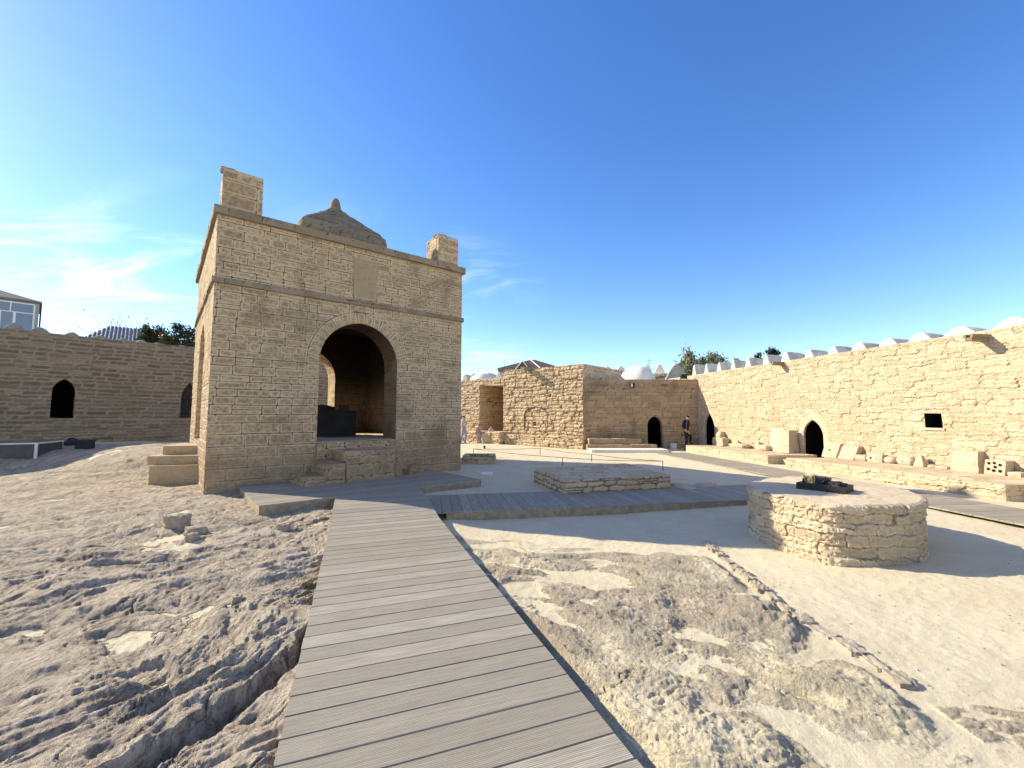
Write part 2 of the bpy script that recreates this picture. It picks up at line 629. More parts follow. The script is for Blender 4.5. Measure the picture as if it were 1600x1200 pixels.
# fire temple: grey-brown ashlar with pale smeared pointing
M['temple'] = stone_mat('temple_stone', (.34, .23, .127), (.49, .35, .20), (.61, .46, .275), joint=(.10, .075, .055), jw=.011,
                        pale=(.71, .57, .38), pale_w=.055, pale_s=.5, dark=(.19, .13, .08), dark_s=.5, stain=(.17, .125, .085),
                        stain_s=.55, stain_scale=1.1, bs=.9, wash=(1.7, .9, (.30, .20, .115), .5), var=.55)
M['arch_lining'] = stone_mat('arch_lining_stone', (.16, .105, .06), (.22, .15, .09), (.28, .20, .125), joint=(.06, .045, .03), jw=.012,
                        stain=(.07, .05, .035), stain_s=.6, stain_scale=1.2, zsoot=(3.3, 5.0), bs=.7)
M['temple_trim'] = stone_mat('temple_trim_stone', (.25, .19, .125), (.305, .235, .155), (.36, .285, .195), joint=(.08, .06, .045), jw=.01,
                             stain=(.09, .07, .055), stain_s=.6, stain_scale=1.6, bs=.6)
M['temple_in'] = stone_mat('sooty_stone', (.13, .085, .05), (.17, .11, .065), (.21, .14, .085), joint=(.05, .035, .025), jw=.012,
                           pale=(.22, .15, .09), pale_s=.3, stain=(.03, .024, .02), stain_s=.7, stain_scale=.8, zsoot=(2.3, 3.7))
M['dome_stone'] = stone_mat('dome_stone', (.20, .155, .105), (.26, .205, .14), (.33, .265, .185), joint=(.12, .095, .065), jw=.012,
                            stain=(.09, .075, .06), stain_s=.5, stain_scale=1.4, bs=.7)
M['sunny'] = stone_mat('cream_rubble', (.41, .315, .205), (.50, .40, .27), (.60, .495, .35), joint=(.39, .305, .20), jw=.016,
                       pale=(.60, .485, .325), pale_w=.05, pale_s=.5, stain=(.38, .26, .155), stain_s=.35, stain_scale=.9, bs=.55, var=.3)
M['rubble'] = stone_mat('honey_rubble', (.47, .345, .205), (.58, .44, .275), (.66, .52, .345), joint=(.22, .16, .105), jw=.018,
                        pale=(.58, .46, .32), pale_w=.05, pale_s=.35, stain=(.30, .22, .145), stain_s=.4, stain_scale=.8, bs=.7)
M['cell'] = stone_mat('brown_courses', (.32, .22, .125), (.42, .30, .175), (.51, .38, .235), joint=(.17, .125, .085), jw=.013,
                      pale=(.40, .31, .21), pale_w=.04, pale_s=.4, stain=(.15, .115, .08), stain_s=.55, stain_scale=.55, bs=.5)
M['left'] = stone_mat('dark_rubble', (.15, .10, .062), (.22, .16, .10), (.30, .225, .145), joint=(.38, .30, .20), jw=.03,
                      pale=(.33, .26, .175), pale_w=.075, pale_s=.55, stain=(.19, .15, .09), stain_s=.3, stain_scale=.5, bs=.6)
M['block'] = stone_mat('worn_stone', (.44, .35, .24), (.52, .42, .295), (.60, .49, .35), joint=(.3, .24, .16), jw=.0,
                       stain=(.34, .26, .17), stain_s=.45, stain_scale=2.5, bs=.8, var=.45)
M['block_pink'] = stone_mat('pinkish_worn_stone', (.48, .35, .24), (.56, .42, .295), (.62, .48, .35), joint=(.3, .24, .16), jw=.0,
                            stain=(.38, .26, .17), stain_s=.45, stain_scale=2.5, bs=.8, var=.45)
M['paving'] = stone_mat('stone_slab', (.52, .41, .275), (.60, .48, .325), (.66, .545, .385), joint=(.38, .29, .19), jw=.01,
                        stain=(.33, .26, .185), stain_s=.4, stain_scale=1.8, bs=.6, var=.3)
M['altar_in'] = stone_mat('burnt_stone', (.035, .03, .027), (.045, .04, .036), (.06, .052, .046), joint=(.02, .018, .016), jw=.012,
                          stain=(.02, .02, .02), stain_s=.4)
M['shade_black'] = plain_mat('dark_interior', (.012, .010, .009), .95)  # near-black stand-in for the shade inside rooms, niches and holes
M['wdoor'] = plain_mat('dark_door_wood', (.018, .014, .012), .8, .4, 12)
M['plaster'] = plain_mat('white_plaster', (.80, .755, .66), .85, .10, 2.2, bs=.25)
M['plaster_grey'] = plain_mat('grey_plaster', (.36, .33, .28), .9, .2, 2.2, bs=.3)
M['iron'] = plain_mat('black_iron', (.015, .014, .014), .6, .3, 20, .4)
M['white_metal'] = plain_mat('white_metal', (.72, .72, .70), .5, .06, 6, .4)
M['glass_box'] = plain_mat('dark_panel', (.075, .075, .08), .35, .2, 4, .5)
M['roof_grey'] = plain_mat('grey_roof_sheet', (.17, .165, .155), .8, .15, 3, .1)
M['roof_brown'] = plain_mat('brown_roof', (.11, .075, .062), .7, .25, 5)
M['render'] = plain_mat('house_render', (.42, .39, .35), .9, .15, 3)
M['bin'] = plain_mat('black_plastic', (.02, .02, .022), .5, .2, 10, .4)
M['bag'] = plain_mat('navy_bag', (.035, .033, .055), .7, .3, 12)
M['white'] = plain_mat('white_stone', (.78, .75, .69), .8, .08, 5)
M['bark'] = plain_mat('bark', (.085, .065, .05), .95, .4, 14, bs=.6)
M['flame'] = None


def leaf_mat(name, a, b_, tr=.25):
    m, nt, b = mat_base(name, .6)
    t = attr(nt, 'tint')
    c = ramp(nt, t, [(0, a), (1, b_)])
    nt.links.new(c, b.inputs['Base Color'])
    td = N(nt, 'ShaderNodeBsdfTranslucent', {'Color': c})
    mx = N(nt, 'ShaderNodeMixShader', {0: tr, 1: b.outputs[0], 2: td.outputs[0]})
    out = [n for n in nt.nodes if n.type == 'OUTPUT_MATERIAL'][0]
    nt.links.new(mx.outputs[0], out.inputs[0])
    return m


M['leaf_dark'] = leaf_mat('dark_leaves', (.022, .032, .014), (.075, .085, .032))
M['leaf_grey'] = leaf_mat('grey_green_leaves', (.11, .125, .07), (.30, .31, .19))
M['leaf_dry'] = leaf_mat('dry_leaves', (.05, .045, .025), (.10, .085, .04))
M['grass'] = leaf_mat('grass_blades', (.03, .05, .012), (.10, .12, .035))


def glass_mat():
    m, nt, b = mat_base('window_glass', .05)
    b.inputs['Base Color'].default_value = (.16, .19, .24, 1)
    b.inputs['Specular IOR Level'].default_value = .8
    return m


M['glass'] = glass_mat()


def tile_mat():
    m, nt, b = mat_base('ridged_roof_tiles', .5)
    b.inputs['Specular IOR Level'].default_value = .5
    t = attr(nt, 'tint')
    c = ramp(nt, t, [(0, (.08, .08, .085)), (.5, (.2, .2, .2)), (1, (.55, .54, .53))])
    nt.links.new(c, b.inputs['Base Color'])
    return m


M['tiles'] = tile_mat()


def plank_mat():
    m, nt, b = mat_base('weathered_decking', .75)
    pc = N(nt, 'ShaderNodeAttribute', attribute_name='pc').outputs['Vector']
    t = attr(nt, 'tint')
    s = N(nt, 'ShaderNodeMapping', {'Vector': pc, 'Scale': (3.0, 70.0, 1.0)}).outputs[0]
    s2 = N(nt, 'ShaderNodeMapping', {'Vector': pc, 'Scale': (1.2, 3.5, 1.0)}).outputs[0]
    g = noise(nt, s, 1.0, 5, .65)
    blot = noise(nt, s2, 1.6, 5, .6, .4)
    ov = N(nt, 'ShaderNodeTexCoord').outputs['Object']
    gr = noise(nt, ov, 160, 3, .7)
    base = ramp(nt, mth(nt, 'ADD', mth(nt, 'MULTIPLY', t, .72), mth(nt, 'MULTIPLY', blot, .42)),
                [(.2, (.32, .285, .225)), (.55, (.395, .355, .28)), (.9, (.48, .435, .35))])
    c = mix(nt, mapr(nt, g, .35, .66, 0, .75), base, (.22, .19, .15))
    c = mix(nt, mapr(nt, gr, .5, .72, 0, .45), c, (.50, .44, .36))
    sepc = N(nt, 'ShaderNodeSeparateXYZ', {0: pc})
    ridge = mth(nt, 'SINE', mth(nt, 'MULTIPLY', sepc.outputs[1], 2 * math.pi / .0115))
    c = mix(nt, mapr(nt, ridge, -.9, -.1, .5, 0), c, (.13, .11, .09))
    # darker worn / damp stretches
    dm = noise(nt, ov, .55, 3, .5)
    c = mix(nt, mapr(nt, dm, .52, .68, 0, .35), c, (.29, .25, .195))
    nt.links.new(c, b.inputs['Base Color'])
    h = mth(nt, 'ADD', mth(nt, 'MULTIPLY', ridge, .5), mth(nt, 'MULTIPLY', g, .6))
    bump(nt, b, h, .35, .004)
    return m


M['plank'] = plank_mat()
M['fascia'] = plain_mat('deck_fascia', (.34, .27, .185), .85, .3, 9)


def ground_mat():
    m, nt, b = mat_base('rock_and_sand', .95)
    b.inputs['Specular IOR Level'].default_value = .12
    ov = N(nt, 'ShaderNodeTexCoord').outputs['Object']
    # grain of the rock runs along its bedding
    gv = N(nt, 'ShaderNodeMapping', {'Vector': ov, 'Rotation': (0, 0, math.radians(-27)), 'Scale': (2.0, 1.0, 1.5)}).outputs[0]
    sand = attr(nt, 'tint')          # 1 where loose sand lies
    bed = attr(nt, 'edge')           # bed / lichen value of the rock, 0..1
    n1 = noise(nt, ov, 1.1, 5, .6)
    n2 = noise(nt, ov, 9, 6, .68)
    n3 = noise(nt, ov, 55, 5, .7)
    n4 = noise(nt, ov, 210, 3, .7)
    g1 = noise(nt, gv, 9, 7, .7, .6)
    g2 = noise(nt, gv, 34, 5, .7, .3)
    rock = ramp(nt, mth(nt, 'ADD', mth(nt, 'MULTIPLY', bed, .42), mth(nt, 'MULTIPLY', g1, .62)),
                [(.12, (.22, .175, .13)), (.32, (.44, .365, .28)), (.52, (.60, .505, .385)), (.85, (.73, .63, .49))])
    rock = mix(nt, mapr(nt, g2, .54, .72, 0, .55), rock, (.32, .255, .19))
    rock = mix(nt, mapr(nt, n3, .52, .72, 0, .4), rock, (.68, .575, .44))
    rock = mix(nt, mapr(nt, n4, .56, .72, 0, .45), rock, (.34, .275, .205))
    rock = mix(nt, mapr(nt, n1, .52, .66, 0, .35), rock, (.56, .43, .31))
    sc = ramp(nt, n1, [(.3, (.59, .51, .345)), (.5, (.66, .58, .41)), (.7, (.62, .535, .37))])
    pink = mapr(nt, noise(nt, ov, .75, 3, .5, .3), .57, .70, 0, .35)
    sc = mix(nt, pink, sc, (.62, .46, .32))
    sc = mix(nt, mapr(nt, n3, .54, .74, 0, .55), sc, (.44, .355, .25))
    sc = mix(nt, mapr(nt, noise(nt, ov, 2.6, 5, .65, .5), .5, .7, 0, .4), sc, (.52, .43, .31))
    sc = mix(nt, mapr(nt, n4, .62, .72, 0, .6), sc, (.30, .24, .17))
    sc = mix(nt, mapr(nt, n2, .6, .8, 0, .4), sc, (.74, .62, .45))
    gv2 = N(nt, 'ShaderNodeMapping', {'Vector': ov, 'Rotation': (0, 0, math.radians(-27)), 'Scale': (2.6, 1.0, 1.5)}).outputs[0]
    g3 = noise(nt, gv2, 3.6, 6, .72, .8)
    crev = mapr(nt, mth(nt, 'ABSOLUTE', mth(nt, 'SUBTRACT', g3, .5)), .0, .035, 1, 0)
    rock = mix(nt, mth(nt, 'MULTIPLY', crev, .5), rock, (.17, .135, .10))
    # flakes: the rock breaks into small plates at slightly different heights
    wob = N(nt, 'ShaderNodeTexNoise', {'Vector': ov, 'Scale': 5.0, 'Detail': 5.0, 'Roughness': .65})
    wv = N(nt, 'ShaderNodeVectorMath', {0: wob.outputs['Color'], 1: (.22, .22, .22)}, operation='MULTIPLY')
    fv = N(nt, 'ShaderNodeVectorMath', {0: gv, 1: wv.outputs[0]}, operation='ADD')
    fl = None
    for sc_, wt_ in ((7.0, 1.0), (19.0, .55), (47.0, .3)):
        vo = N(nt, 'ShaderNodeTexVoronoi', {'Vector': fv.outputs[0], 'Scale': sc_}, feature='F1')
        rv = N(nt, 'ShaderNodeSeparateXYZ', {0: vo.outputs['Color']}).outputs[0]
        rv = mth(nt, 'MULTIPLY', rv, wt_)
        fl = rv if fl is None else mth(nt, 'ADD', fl, rv)
    rock = mix(nt, mapr(nt, fl, .45, 1.4, .0, .45), rock, (.72, .615, .48))
    rock = mix(nt, mapr(nt, fl, .75, .25, .0, .40), rock, (.26, .21, .16))
    edge = mapr(nt, mth(nt, 'ADD', sand, mth(nt, 'MULTIPLY', mth(nt, 'SUBTRACT', n3, .5), .6)), .25, .75)
    c = mix(nt, edge, rock, sc)
    nt.links.new(c, b.inputs['Base Color'])
    h0 = mth(nt, 'ADD', mth(nt, 'MULTIPLY', n3, .5), mth(nt, 'MULTIPLY', n4, .3))
    h = mth(nt, 'ADD', mth(nt, 'MULTIPLY', g2, .6), mth(nt, 'MULTIPLY', g1, .8))
    h = mth(nt, 'SUBTRACT', h, mth(nt, 'MULTIPLY', crev, .35))
    h = mth(nt, 'ADD', h, mth(nt, 'MULTIPLY', fl, .55))
    h = mth(nt, 'ADD', mth(nt, 'MULTIPLY', h, mth(nt, 'SUBTRACT', 1.0, edge)), mth(nt, 'MULTIPLY', h0, mapr(nt, sand, 0, 1, 1.0, .5)))
    bump(nt, b, h, 1.0, .035)
    return m


M['ground'] = ground_mat()
M['edge_stone'] = stone_mat('grey_edging', (.30, .25, .19), (.42, .35, .265), (.55, .465, .35), jw=0, stain=(.24, .20, .155), stain_s=.4, stain_scale=5, bs=.9, var=.35)
M['pale_slab'] = stone_mat('pale_smooth_slab', (.60, .48, .30), (.68, .555, .36), (.72, .60, .40), jw=0, stain=(.55, .43, .27), stain_s=.3, stain_scale=2)
M['shaded_weathered'] = plain_mat('shaded_weathered_plaster', (.60, .56, .47), .9, .3, 1.7, bs=.3)  # weathering plus painted shade, darker than the white vault ends
M['step_slab'] = stone_mat('tan_slab', (.42, .30, .17), (.50, .37, .22), (.58, .44, .28), jw=0, stain=(.33, .23, .13), stain_s=.4, stain_scale=2.5, bs=.8, var=.4)
M['drum'] = stone_mat('altar_rubble', (.42, .33, .215), (.54, .43, .29), (.63, .52, .37), joint=(.30, .235, .155), jw=.010,
                      pale=(.62, .51, .36), pale_w=.04, pale_s=.4, stain=(.36, .28, .18), stain_s=.45, stain_scale=1.6, bs=1.0, var=.45)

# ------------------------------------------------------------------ plan of the place
A0 = np.array([-6.79, 9.56])                 # near corner of the fire temple
DT = np.array([.774, .633]); DT /= np.linalg.norm(DT)
NT = np.array([-DT[1], DT[0]])
TW = 6.65                                    # side of the temple


def S(t, s):
    return A0 + DT * t + NT * s


BW0 = np.array([-1.174, 2.236])                # boardwalk: left edge near the camera
BWD = np.array([-2.13, 5.85]); BWD /= np.linalg.norm(BWD)
BWP = np.array([BWD[1], -BWD[0]])            # across, to the right
BWW = 1.71
ZB, ZD, ZC = -.03, .08, -.03                 # boardwalk, temple deck, cross deck
WR0 = np.array([12.17, 10.16]); WRD = np.array([-.185, .983]); WRD /= np.linalg.norm(WRD)   # right-hand wall
WRN = np.array([-WRD[1], WRD[0]])            # into the court (towards -x)
WRN = WRN if WRN[0] < 0 else -WRN
PF0 = np.array([10.24, 9.01]); PFD = np.array([-.148, .989]); PFD /= np.linalg.norm(PFD)    # front of the low platform

# ------------------------------------------------------------------ ground
CP = np.array([(-1, 2, -.12), (-3, 2, -.07), (-3, 4, -.07), (-6, 4, 0), (-5, 7, -.04), (-4, 7.4, -.14), (-7, 9.2, -.02), (-9, 10.7, 0),
               (-9, 8, .03), (-12, 8, .0), (-14.8, 12.4, -.05), (-12.5, 15.2, .70), (-11.2, 14.6, .62), (-16.4, 22, .45), (-21, 17, .62), (-20.05, 16.97, .66), (-18.6, 18.7, .63), (-17.7, 19.8, .56), (-16.3, 21.4, .46), (-16.2, 17.2, .56), (-17.6, 15.6, .5),
               (-9, 18, .4), (-6.8, 12, 0), (-3, 11, .0), (1, 2, -.2), (3, 3, -.2), (2, 6, -.22), (0, 7.0, -.26), (2, 7.4, -.26), (3.2, 7.7, -.22), (4.5, 6.5, -.12), (6, 4, -.12),
               (8, 6, -.1), (8, 10, -.06), (3, 10, -.08), (2, 15, -.06), (6, 16, -.05), (-2, 20, -.05), (4, 22, -.05), (10, 20, -.05),
               (-4, 28, 0), (0, -3, -.12), (-6, -2, 0), (8, -2, -.1), (-30, 40, .2), (30, 30, 0), (-2.5, 8.6, -.12), (-4.8, 9.4, -.1), (0, 10, -.1),
               (-18.5, 12.0, -.05), (0, 60, 0), (60, 0, 0), (-60, 0, 0), (0, -60, 0)])


def gbase(x, y):
    x = np.asarray(x, float)
    y = np.asarray(y, float)
    num = np.zeros(x.shape)
    den = np.zeros(x.shape)
    for a, b, c in CP:
        w = 1 / ((x - a) ** 2 + (y - b) ** 2 + .5) ** 1.6
        num += w * c
        den += w
    return num / den


KERB = [(2.95, 7.0), (2.887, 6.47), (2.734, 5.09), (2.68, 4.26), (2.72, 3.78), (2.775, 3.31), (2.74, 2.83), (2.72, 2.4), (2.72, 1.3)]
CRACK = [(-2.05, 1.2), (-1.966, 2.38), (-1.82, 2.72), (-1.737, 3.04), (-1.654, 3.49), (-1.75, 3.9), (-1.9, 4.25)]


def pdist(x, y, pl):
    """distance and signed side to a polyline"""
    best = np.full(x.shape, 1e9)
    side = np.zeros(x.shape)
    for (ax, ay), (bx, by) in zip(pl[:-1], pl[1:]):
        dx, dy = bx - ax, by - ay
        l2 = dx * dx + dy * dy
        t = np.clip(((x - ax) * dx + (y - ay) * dy) / l2, 0, 1)
        D = np.hypot(x - ax - t * dx, y - ay - t * dy)
        s = np.sign((x - ax) * dy - (y - ay) * dx)
        m = D < best
        best = np.where(m, D, best)
        side = np.where(m, s, side)
    return best, side


def saw(p, k=.78):
    f = p - np.floor(p)
    return np.where(f < k, sstep(0, 1, f / k) * .5 + f / k * .5, 1 - sstep(0, 1, (f - k) / (1 - k)))


def ground_h(x, y):
    """height, sand cover and rock bed value"""
    x = np.asarray(x, float)
    y = np.asarray(y, float)
    g = gbase(x, y)
    r = np.hypot(x, y)
    bx = (x - BW0[0]) * BWD[0] + (y - BW0[1]) * BWD[1]
    bp = (x - BW0[0]) * BWP[0] + (y - BW0[1]) * BWP[1]
    w1 = fbm(x * .55, y * .55, 3, 2)
    w2 = fbm(x * .55 + 9, y * .55 - 4, 3, 4)
    left = (bp < BWW / 2)

    def terr(n, k=.22):
        f = np.floor(n)
        return f + sstep(.5 - k, .5 + k, n - f)

    def vein(n, w):
        return sstep(w, 0, np.abs(n))
    # ---- left: weathered limestone beds, split into plates, splintered along the bedding
    rockL = np.zeros(x.shape)
    bed = np.full(x.shape, .5)
    q = left & (r < 32)
    X_, Y_, W1, W2 = x[q], y[q], w1[q], w2[q]
    a = X_ * .45 + Y_ * .89 + .5 * W1
    b = X_ * .89 - Y_ * .45 + .5 * W2
    k1 = sstep(-.25, .35, fbm(X_ * .5, Y_ * .5, 2, 31))
    k2 = sstep(-.3, .35, fbm(X_ * .9, Y_ * .9, 2, 33))
    k3 = sstep(-.3, .4, fbm(X_ * 1.6, Y_ * 1.6, 2, 35))
    s1 = saw(b / 1.25 + .75 * fbm(a * .45, b * .5, 3, 11), .84)
    s2 = saw(b / .46 + .9 * fbm(a * .9, b * 1.1, 3, 15), .8)
    s3 = saw(b / .17 + 1.0 * fbm(a * 2.0, b * 2.6, 3, 19), .74)
    n1 = fbm(a * .75, b * 1.7, 5, 91)
    n2 = fbm(a * 2.2, b * 5.5, 4, 92)
    n3 = fbm(a * 5.5, b * 15, 3, 93)
    t1, t2 = terr(n1 * 5.5), terr(n2 * 3.2, .3)
    v1 = vein(fbm(a * .8, b * 2.3, 4, 94), .035)
    v2 = vein(fbm(a * 2.3, b * 6.5, 3, 95), .05)
    fib = 1 - np.abs(n3)
    fib2 = 1 - np.abs(fbm(a * 9, b * 34, 3, 46))
    f8 = fbm(X_ * 8, Y_ * 8, 4, 43)
    f26 = fbm(X_ * 26, Y_ * 26, 3, 44)
    pit = sstep(.36, .62, fbm(X_ * 2.1 + 5, Y_ * 2.1, 3, 47))
    rockL[q] = .82 * (.045 * s1 * k1 + .026 * s2 * k2 + .010 * s3 * (.3 + .7 * k3) + .035 * fbm(X_ * .9, Y_ * .9, 3, 41) \
        + .015 * t1 + .006 * t2 * (.3 + .7 * k3) - .042 * v1 * k2 - .018 * v2 * k3 + .010 * fib + .006 * fib2 + .004 * f8 + .004 * f26 - .04 * pit) - .012
    bed[q] = np.clip(.5 + .38 * n1 + .25 * n2 + .18 * (s2 - .5) - .55 * v1 - .4 * v2 - .3 * pit + .15 * f8, 0, 1)
    # ---- right: low whale-backs of the same rock, rising through sand
    rockR = np.zeros(x.shape)
    q = (~left) & (r < 12)
    X_, Y_, W1, W2 = x[q], y[q], w1[q], w2[q]
    ar = X_ * .96 - Y_ * .28 + .35 * W1
    br = X_ * .28 + Y_ * .96 + .35 * W2
    hump = fbm(ar * .55, br * 1.4, 3, 51)
    kk = sstep(-.3, .35, fbm(X_ * .9, Y_ * .9, 2, 33))
    m1 = fbm(ar * 1.1, br * 3.2, 5, 96)
    m2 = fbm(ar * 3.4, br * 9.5, 4, 97)
    w_1 = vein(fbm(ar * 1.1, br * 2.6, 4, 98), .035)
    f6 = fbm(X_ * 6, Y_ * 6, 4, 59)
    f24 = fbm(X_ * 24, Y_ * 24, 3, 60)
    rockR[q] = .085 * hump + .034 * saw(br / .36 + .8 * fbm(ar * .8, br, 3, 53), .74) * kk + .010 * terr(m1 * 4.5, .3) + .006 * terr(m2 * 3, .3) \
        - .02 * w_1 * kk + .014 * f6 + .007 * f24 + .010 * (1 - np.abs(m2))
    bed[q] = np.clip(.5 + .4 * m1 + .3 * m2 - .5 * w_1 + .2 * f6, 0, 1)
    f_r = perlin(x * 3.1, y * 3.1, 77)
    kd, ks = pdist(x, y, KERB)
    inner = np.where(ks > 0, 1.0, 0.0) * sstep(.0, .25, kd) * (bp > BWW - .3)
    # a tongue of rock on the far side of the edging, low on the right
    tongue = sstep(1.0, .5, np.hypot((x - 3.3) / 1.7, (y - 2.2) / 1.05)) * (ks < 0)
    # rock fades out into sand towards the cross deck and the edging
    mR = np.clip(inner * sstep(7.2 - .35 * x, 6.0 - .3 * x, y + .5 * w1) + tongue, 0, 1) * sstep(-.15, .12, .22 + .25 * w2 + .05 * (4.2 - y))
    mL = left * sstep(25, 17, np.hypot(x + 3, y - 2)) 
    far = sstep(5.0, 12.0, r)
    sandfine = .008 * fbm(x * 2.2, y * 2.2, 3, 61) + .0045 * fbm(x * 11, y * 11, 3, 63)
    sandL = g - .046 + 1.6 * sandfine + .03 * perlin(x * .7, y * .7, 66)
    sandR = g + sandfine
    hL = g + rockL * (1 - .35 * far)
    hR = g + .012 + rockR
    hs = np.where(left, sandL, sandR)
    hr = np.where(left, hL, hR)
    m = np.where(left, mL, mR)
    hr = hr * m + (hs - .05) * (1 - m)
    dd = hr - hs
    sand = np.where(left, sstep(.014, -.012, dd), np.maximum(sstep(.034, -.024, dd), np.clip(.52 + .3 * w2 + .16 * f_r, .2, .68)))
    h = np.maximum(hr, hs) + .25 * np.maximum(0, .02 - np.abs(dd))
    # the deep split in the rock left of the boardwalk
    cd, cs = pdist(x, y, CRACK)
    wob = .06 * fbm(x * 3.5, y * 3.5, 4, 71) + .02 * fbm(x * 15, y * 15, 3, 72)
    sd = cd * cs + wob                                          # >0 on the boardwalk side
    endf = sstep(4.45, 3.8, y) 
    up = sstep(-.9, -.03, sd) * (sd < .0)
    lip = np.where(sd < 0, .045 * sstep(-1.1, -.05, sd), 0)
    groove = np.where((sd > -.02), -.14 * sstep(.19, .02, sd) * sstep(-.02, .03, sd), 0)
    cm = (left & (cd < 1.3)) * endf
    h = h + cm * (lip + groove)
    sand = np.where(cm * (np.abs(sd) < .2) > .3, sand * .2, sand)
    # hollow under the upper left edge of the boardwalk
    for hx, hy, hr_, hd in ((-1.75, 4.25, .32, .16), (-2.05, 4.75, .3, .14), (-4.6, 5.3, .28, .12), (-4.3, 5.55, .25, .1), (-2.55, 3.1, .14, .07), (-3.4, 7.0, .2, .07)):
        q = np.hypot(x - hx, (y - hy) * 1.5) + .12 * w1
        h = h - hd * sstep(hr_, hr_ * .45, q)
    # nothing rises through the decks
    under = (bp > .015) & (bp < BWW + .02) & (bx < 7) & (bx > -9)
    edge_l = sstep(-.5, -.05, bp) * (bp < BWW / 2) * (bx < 7)
    h = np.where(bp < BWW / 2, np.minimum(h, ZB - .004 + 3.0 * (1 - edge_l) ** 2), h)
    edge_r = sstep(BWW + .55, BWW + .05, bp) * (bx < 7)
    h = np.where(bp >= BWW / 2, np.minimum(h, (ZB + .1) * (1 - edge_r) + (ZB - .17) * edge_r), h)
    h = np.where(under, np.minimum(h, ZB - .09), h)
    tt = (x - A0[0]) * DT[0] + (y - A0[1]) * DT[1]
    ss = (x - A0[0]) * NT[0] + (y - A0[1]) * NT[1]
    dk = (tt > .7) & (tt < 5.5) & (ss > -2.72) & (ss < .3)
    h = np.where(dk, np.minimum(h, -.06), h)
    cy = y - (8.65 + (x + 1.2) * .19)
    ck = (x > -1.9) & (x < 9.6) & (np.abs(cy) < 1.15) & (x < 5.5)
    h = np.where(ck, np.minimum(h, -.13), h)
    # footpath past the platforms
    wk = (x > 6.0) & (x < 10.1) & (y > 4.5) & (y < 21.5)
    h = np.where(wk, np.minimum(h, -.05), h)
    return h, sand, bed


def build_ground():
    acc = Acc()
    th = np.concatenate([np.linspace(-math.pi, -1.12, 60)[:-1], np.linspace(-1.12, 1.12, 1200), np.linspace(1.12, math.pi, 60)[1:]])
    rr = np.concatenate([[.02, .3, .6], np.geomspace(.9, 9, 640), np.geomspace(9, 40, 190)[1:], np.geomspace(40, 4000, 26)[1:]])
    R, T = np.meshgrid(rr, th, indexing='ij')
    X, Y = R * np.sin(T), R * np.cos(T)
    h, sd, bed = ground_h(X, Y)
    h = np.where(R > 60, np.where(R > 60, h * 0 - .2, h), h)
    acc.grid(np.stack([X, Y, h], -1), sd, bed)
    o = acc.build('ground', M['ground'], smooth=True)
    # normals up
    me = o.data
    if me.polygons[len(me.polygons) // 2].normal.z < 0:
        me.flip_normals()
    return tag(o, kind='structure')


build_ground()


def gz(x, y):
    return float(ground_h(np.array([x]), np.array([y]))[0][0])


# ------------------------------------------------------------------ timber decks
def deck(name, O, dl, dp, L, Wd, zf, plank=.186, gap=.006, skirt=.15, skew=None, seed=1, sub=1):
    """boards laid across; O corner, dl along the walk, dp across; zf(l) surface height"""
    rng = np.random.RandomState(seed)
    acc = Acc()
    O, dl, dp = np.array(O), np.array(dl), np.array(dp)
    n = int(L / plank)
    pw = L / n
    for i in range(n):
        l0, l1 = i * pw + gap / 2, (i + 1) * pw - gap / 2
        w0, w1 = (rng.uniform(-.004, .004), Wd + rng.uniform(-.004, .004))
        if skew is not None:
            q0, q1 = skew((l0 + l1) / 2)
            w0, w1 = q0 + w0, w1 - Wd + q1
        if w1 - w0 < .05:
            continue
        dz = rng.uniform(-.0015, .0015)
        c = .004
        vs, pcs = [], []
        prof = [(l0, -.026), (l0, -c), (l0 + c, 0), (l1 - c, 0), (l1, -c), (l1, -.026)]
        off = rng.uniform(0, 50)
        for w in (w0, w1):
            for l, z in prof:
                p = O + dl * l + dp * w
                vs.append((p[0], p[1], zf((l0 + l1) / 2) + (zf(l1) - zf(l0)) * ((l - l0) / (l1 - l0) - .5) + z + dz))
                pcs.append((w + off, l - l0 + .37 * i, 0))
        f4 = np.array([(k, k + 1, k + 7, k + 6) for k in range(5)] + [(5, 0, 6, 11)])
        f6 = np.array([(0, 5, 4, 3, 2, 1), (6, 7, 8, 9, 10, 11)])
        acc.add(vs, [f4, f6], rng.rand(), .1, pcs)
    o = acc.build(name, M['plank'], fix=True, pcattr=True)
    return o


def skirt(accs, a, b, z0, z1, th=.025):
    a, b = np.array(a[:2]), np.array(b[:2])
    d = (b - a) / np.hypot(*(b - a))
    n = np.array([d[1], -d[0]]) * th
    accs.prism([a, a + n, b + n, b], z0, z1, .5)


DK0 = S(.64, -2.76)


def ramp_z(l):
    return ZB + (ZD - ZB - .002) * float(sstep(4.8, 5.9, l))


BWL = 5.95
def bw_edges(l):
    # the last boards are cut along the front of the temple deck
    p = BW0 + BWD * (l - 4.5)
    q = (p - DK0) @ NT + .03
    k = BWP @ NT
    return (max(0.0, q / -k), BWW)


o = deck('boardwalk', BW0 - BWD * 4.5, BWD, BWP, 12.2, BWW, lambda l: ramp_z(l - 4.5), seed=3, skew=bw_edges)
tag(o, kind='structure')
sk = Acc()
for s_ in (0.03, BWW - .055):
    p, q = BW0 - BWD * 4.5 + BWP * s_, BW0 + BWD * 5.0 + BWP * s_
    skirt(sk, q, p, -.25, ZB - .03)
bj = sk.build('boardwalk_beam', M['fascia'], o, fix=True)

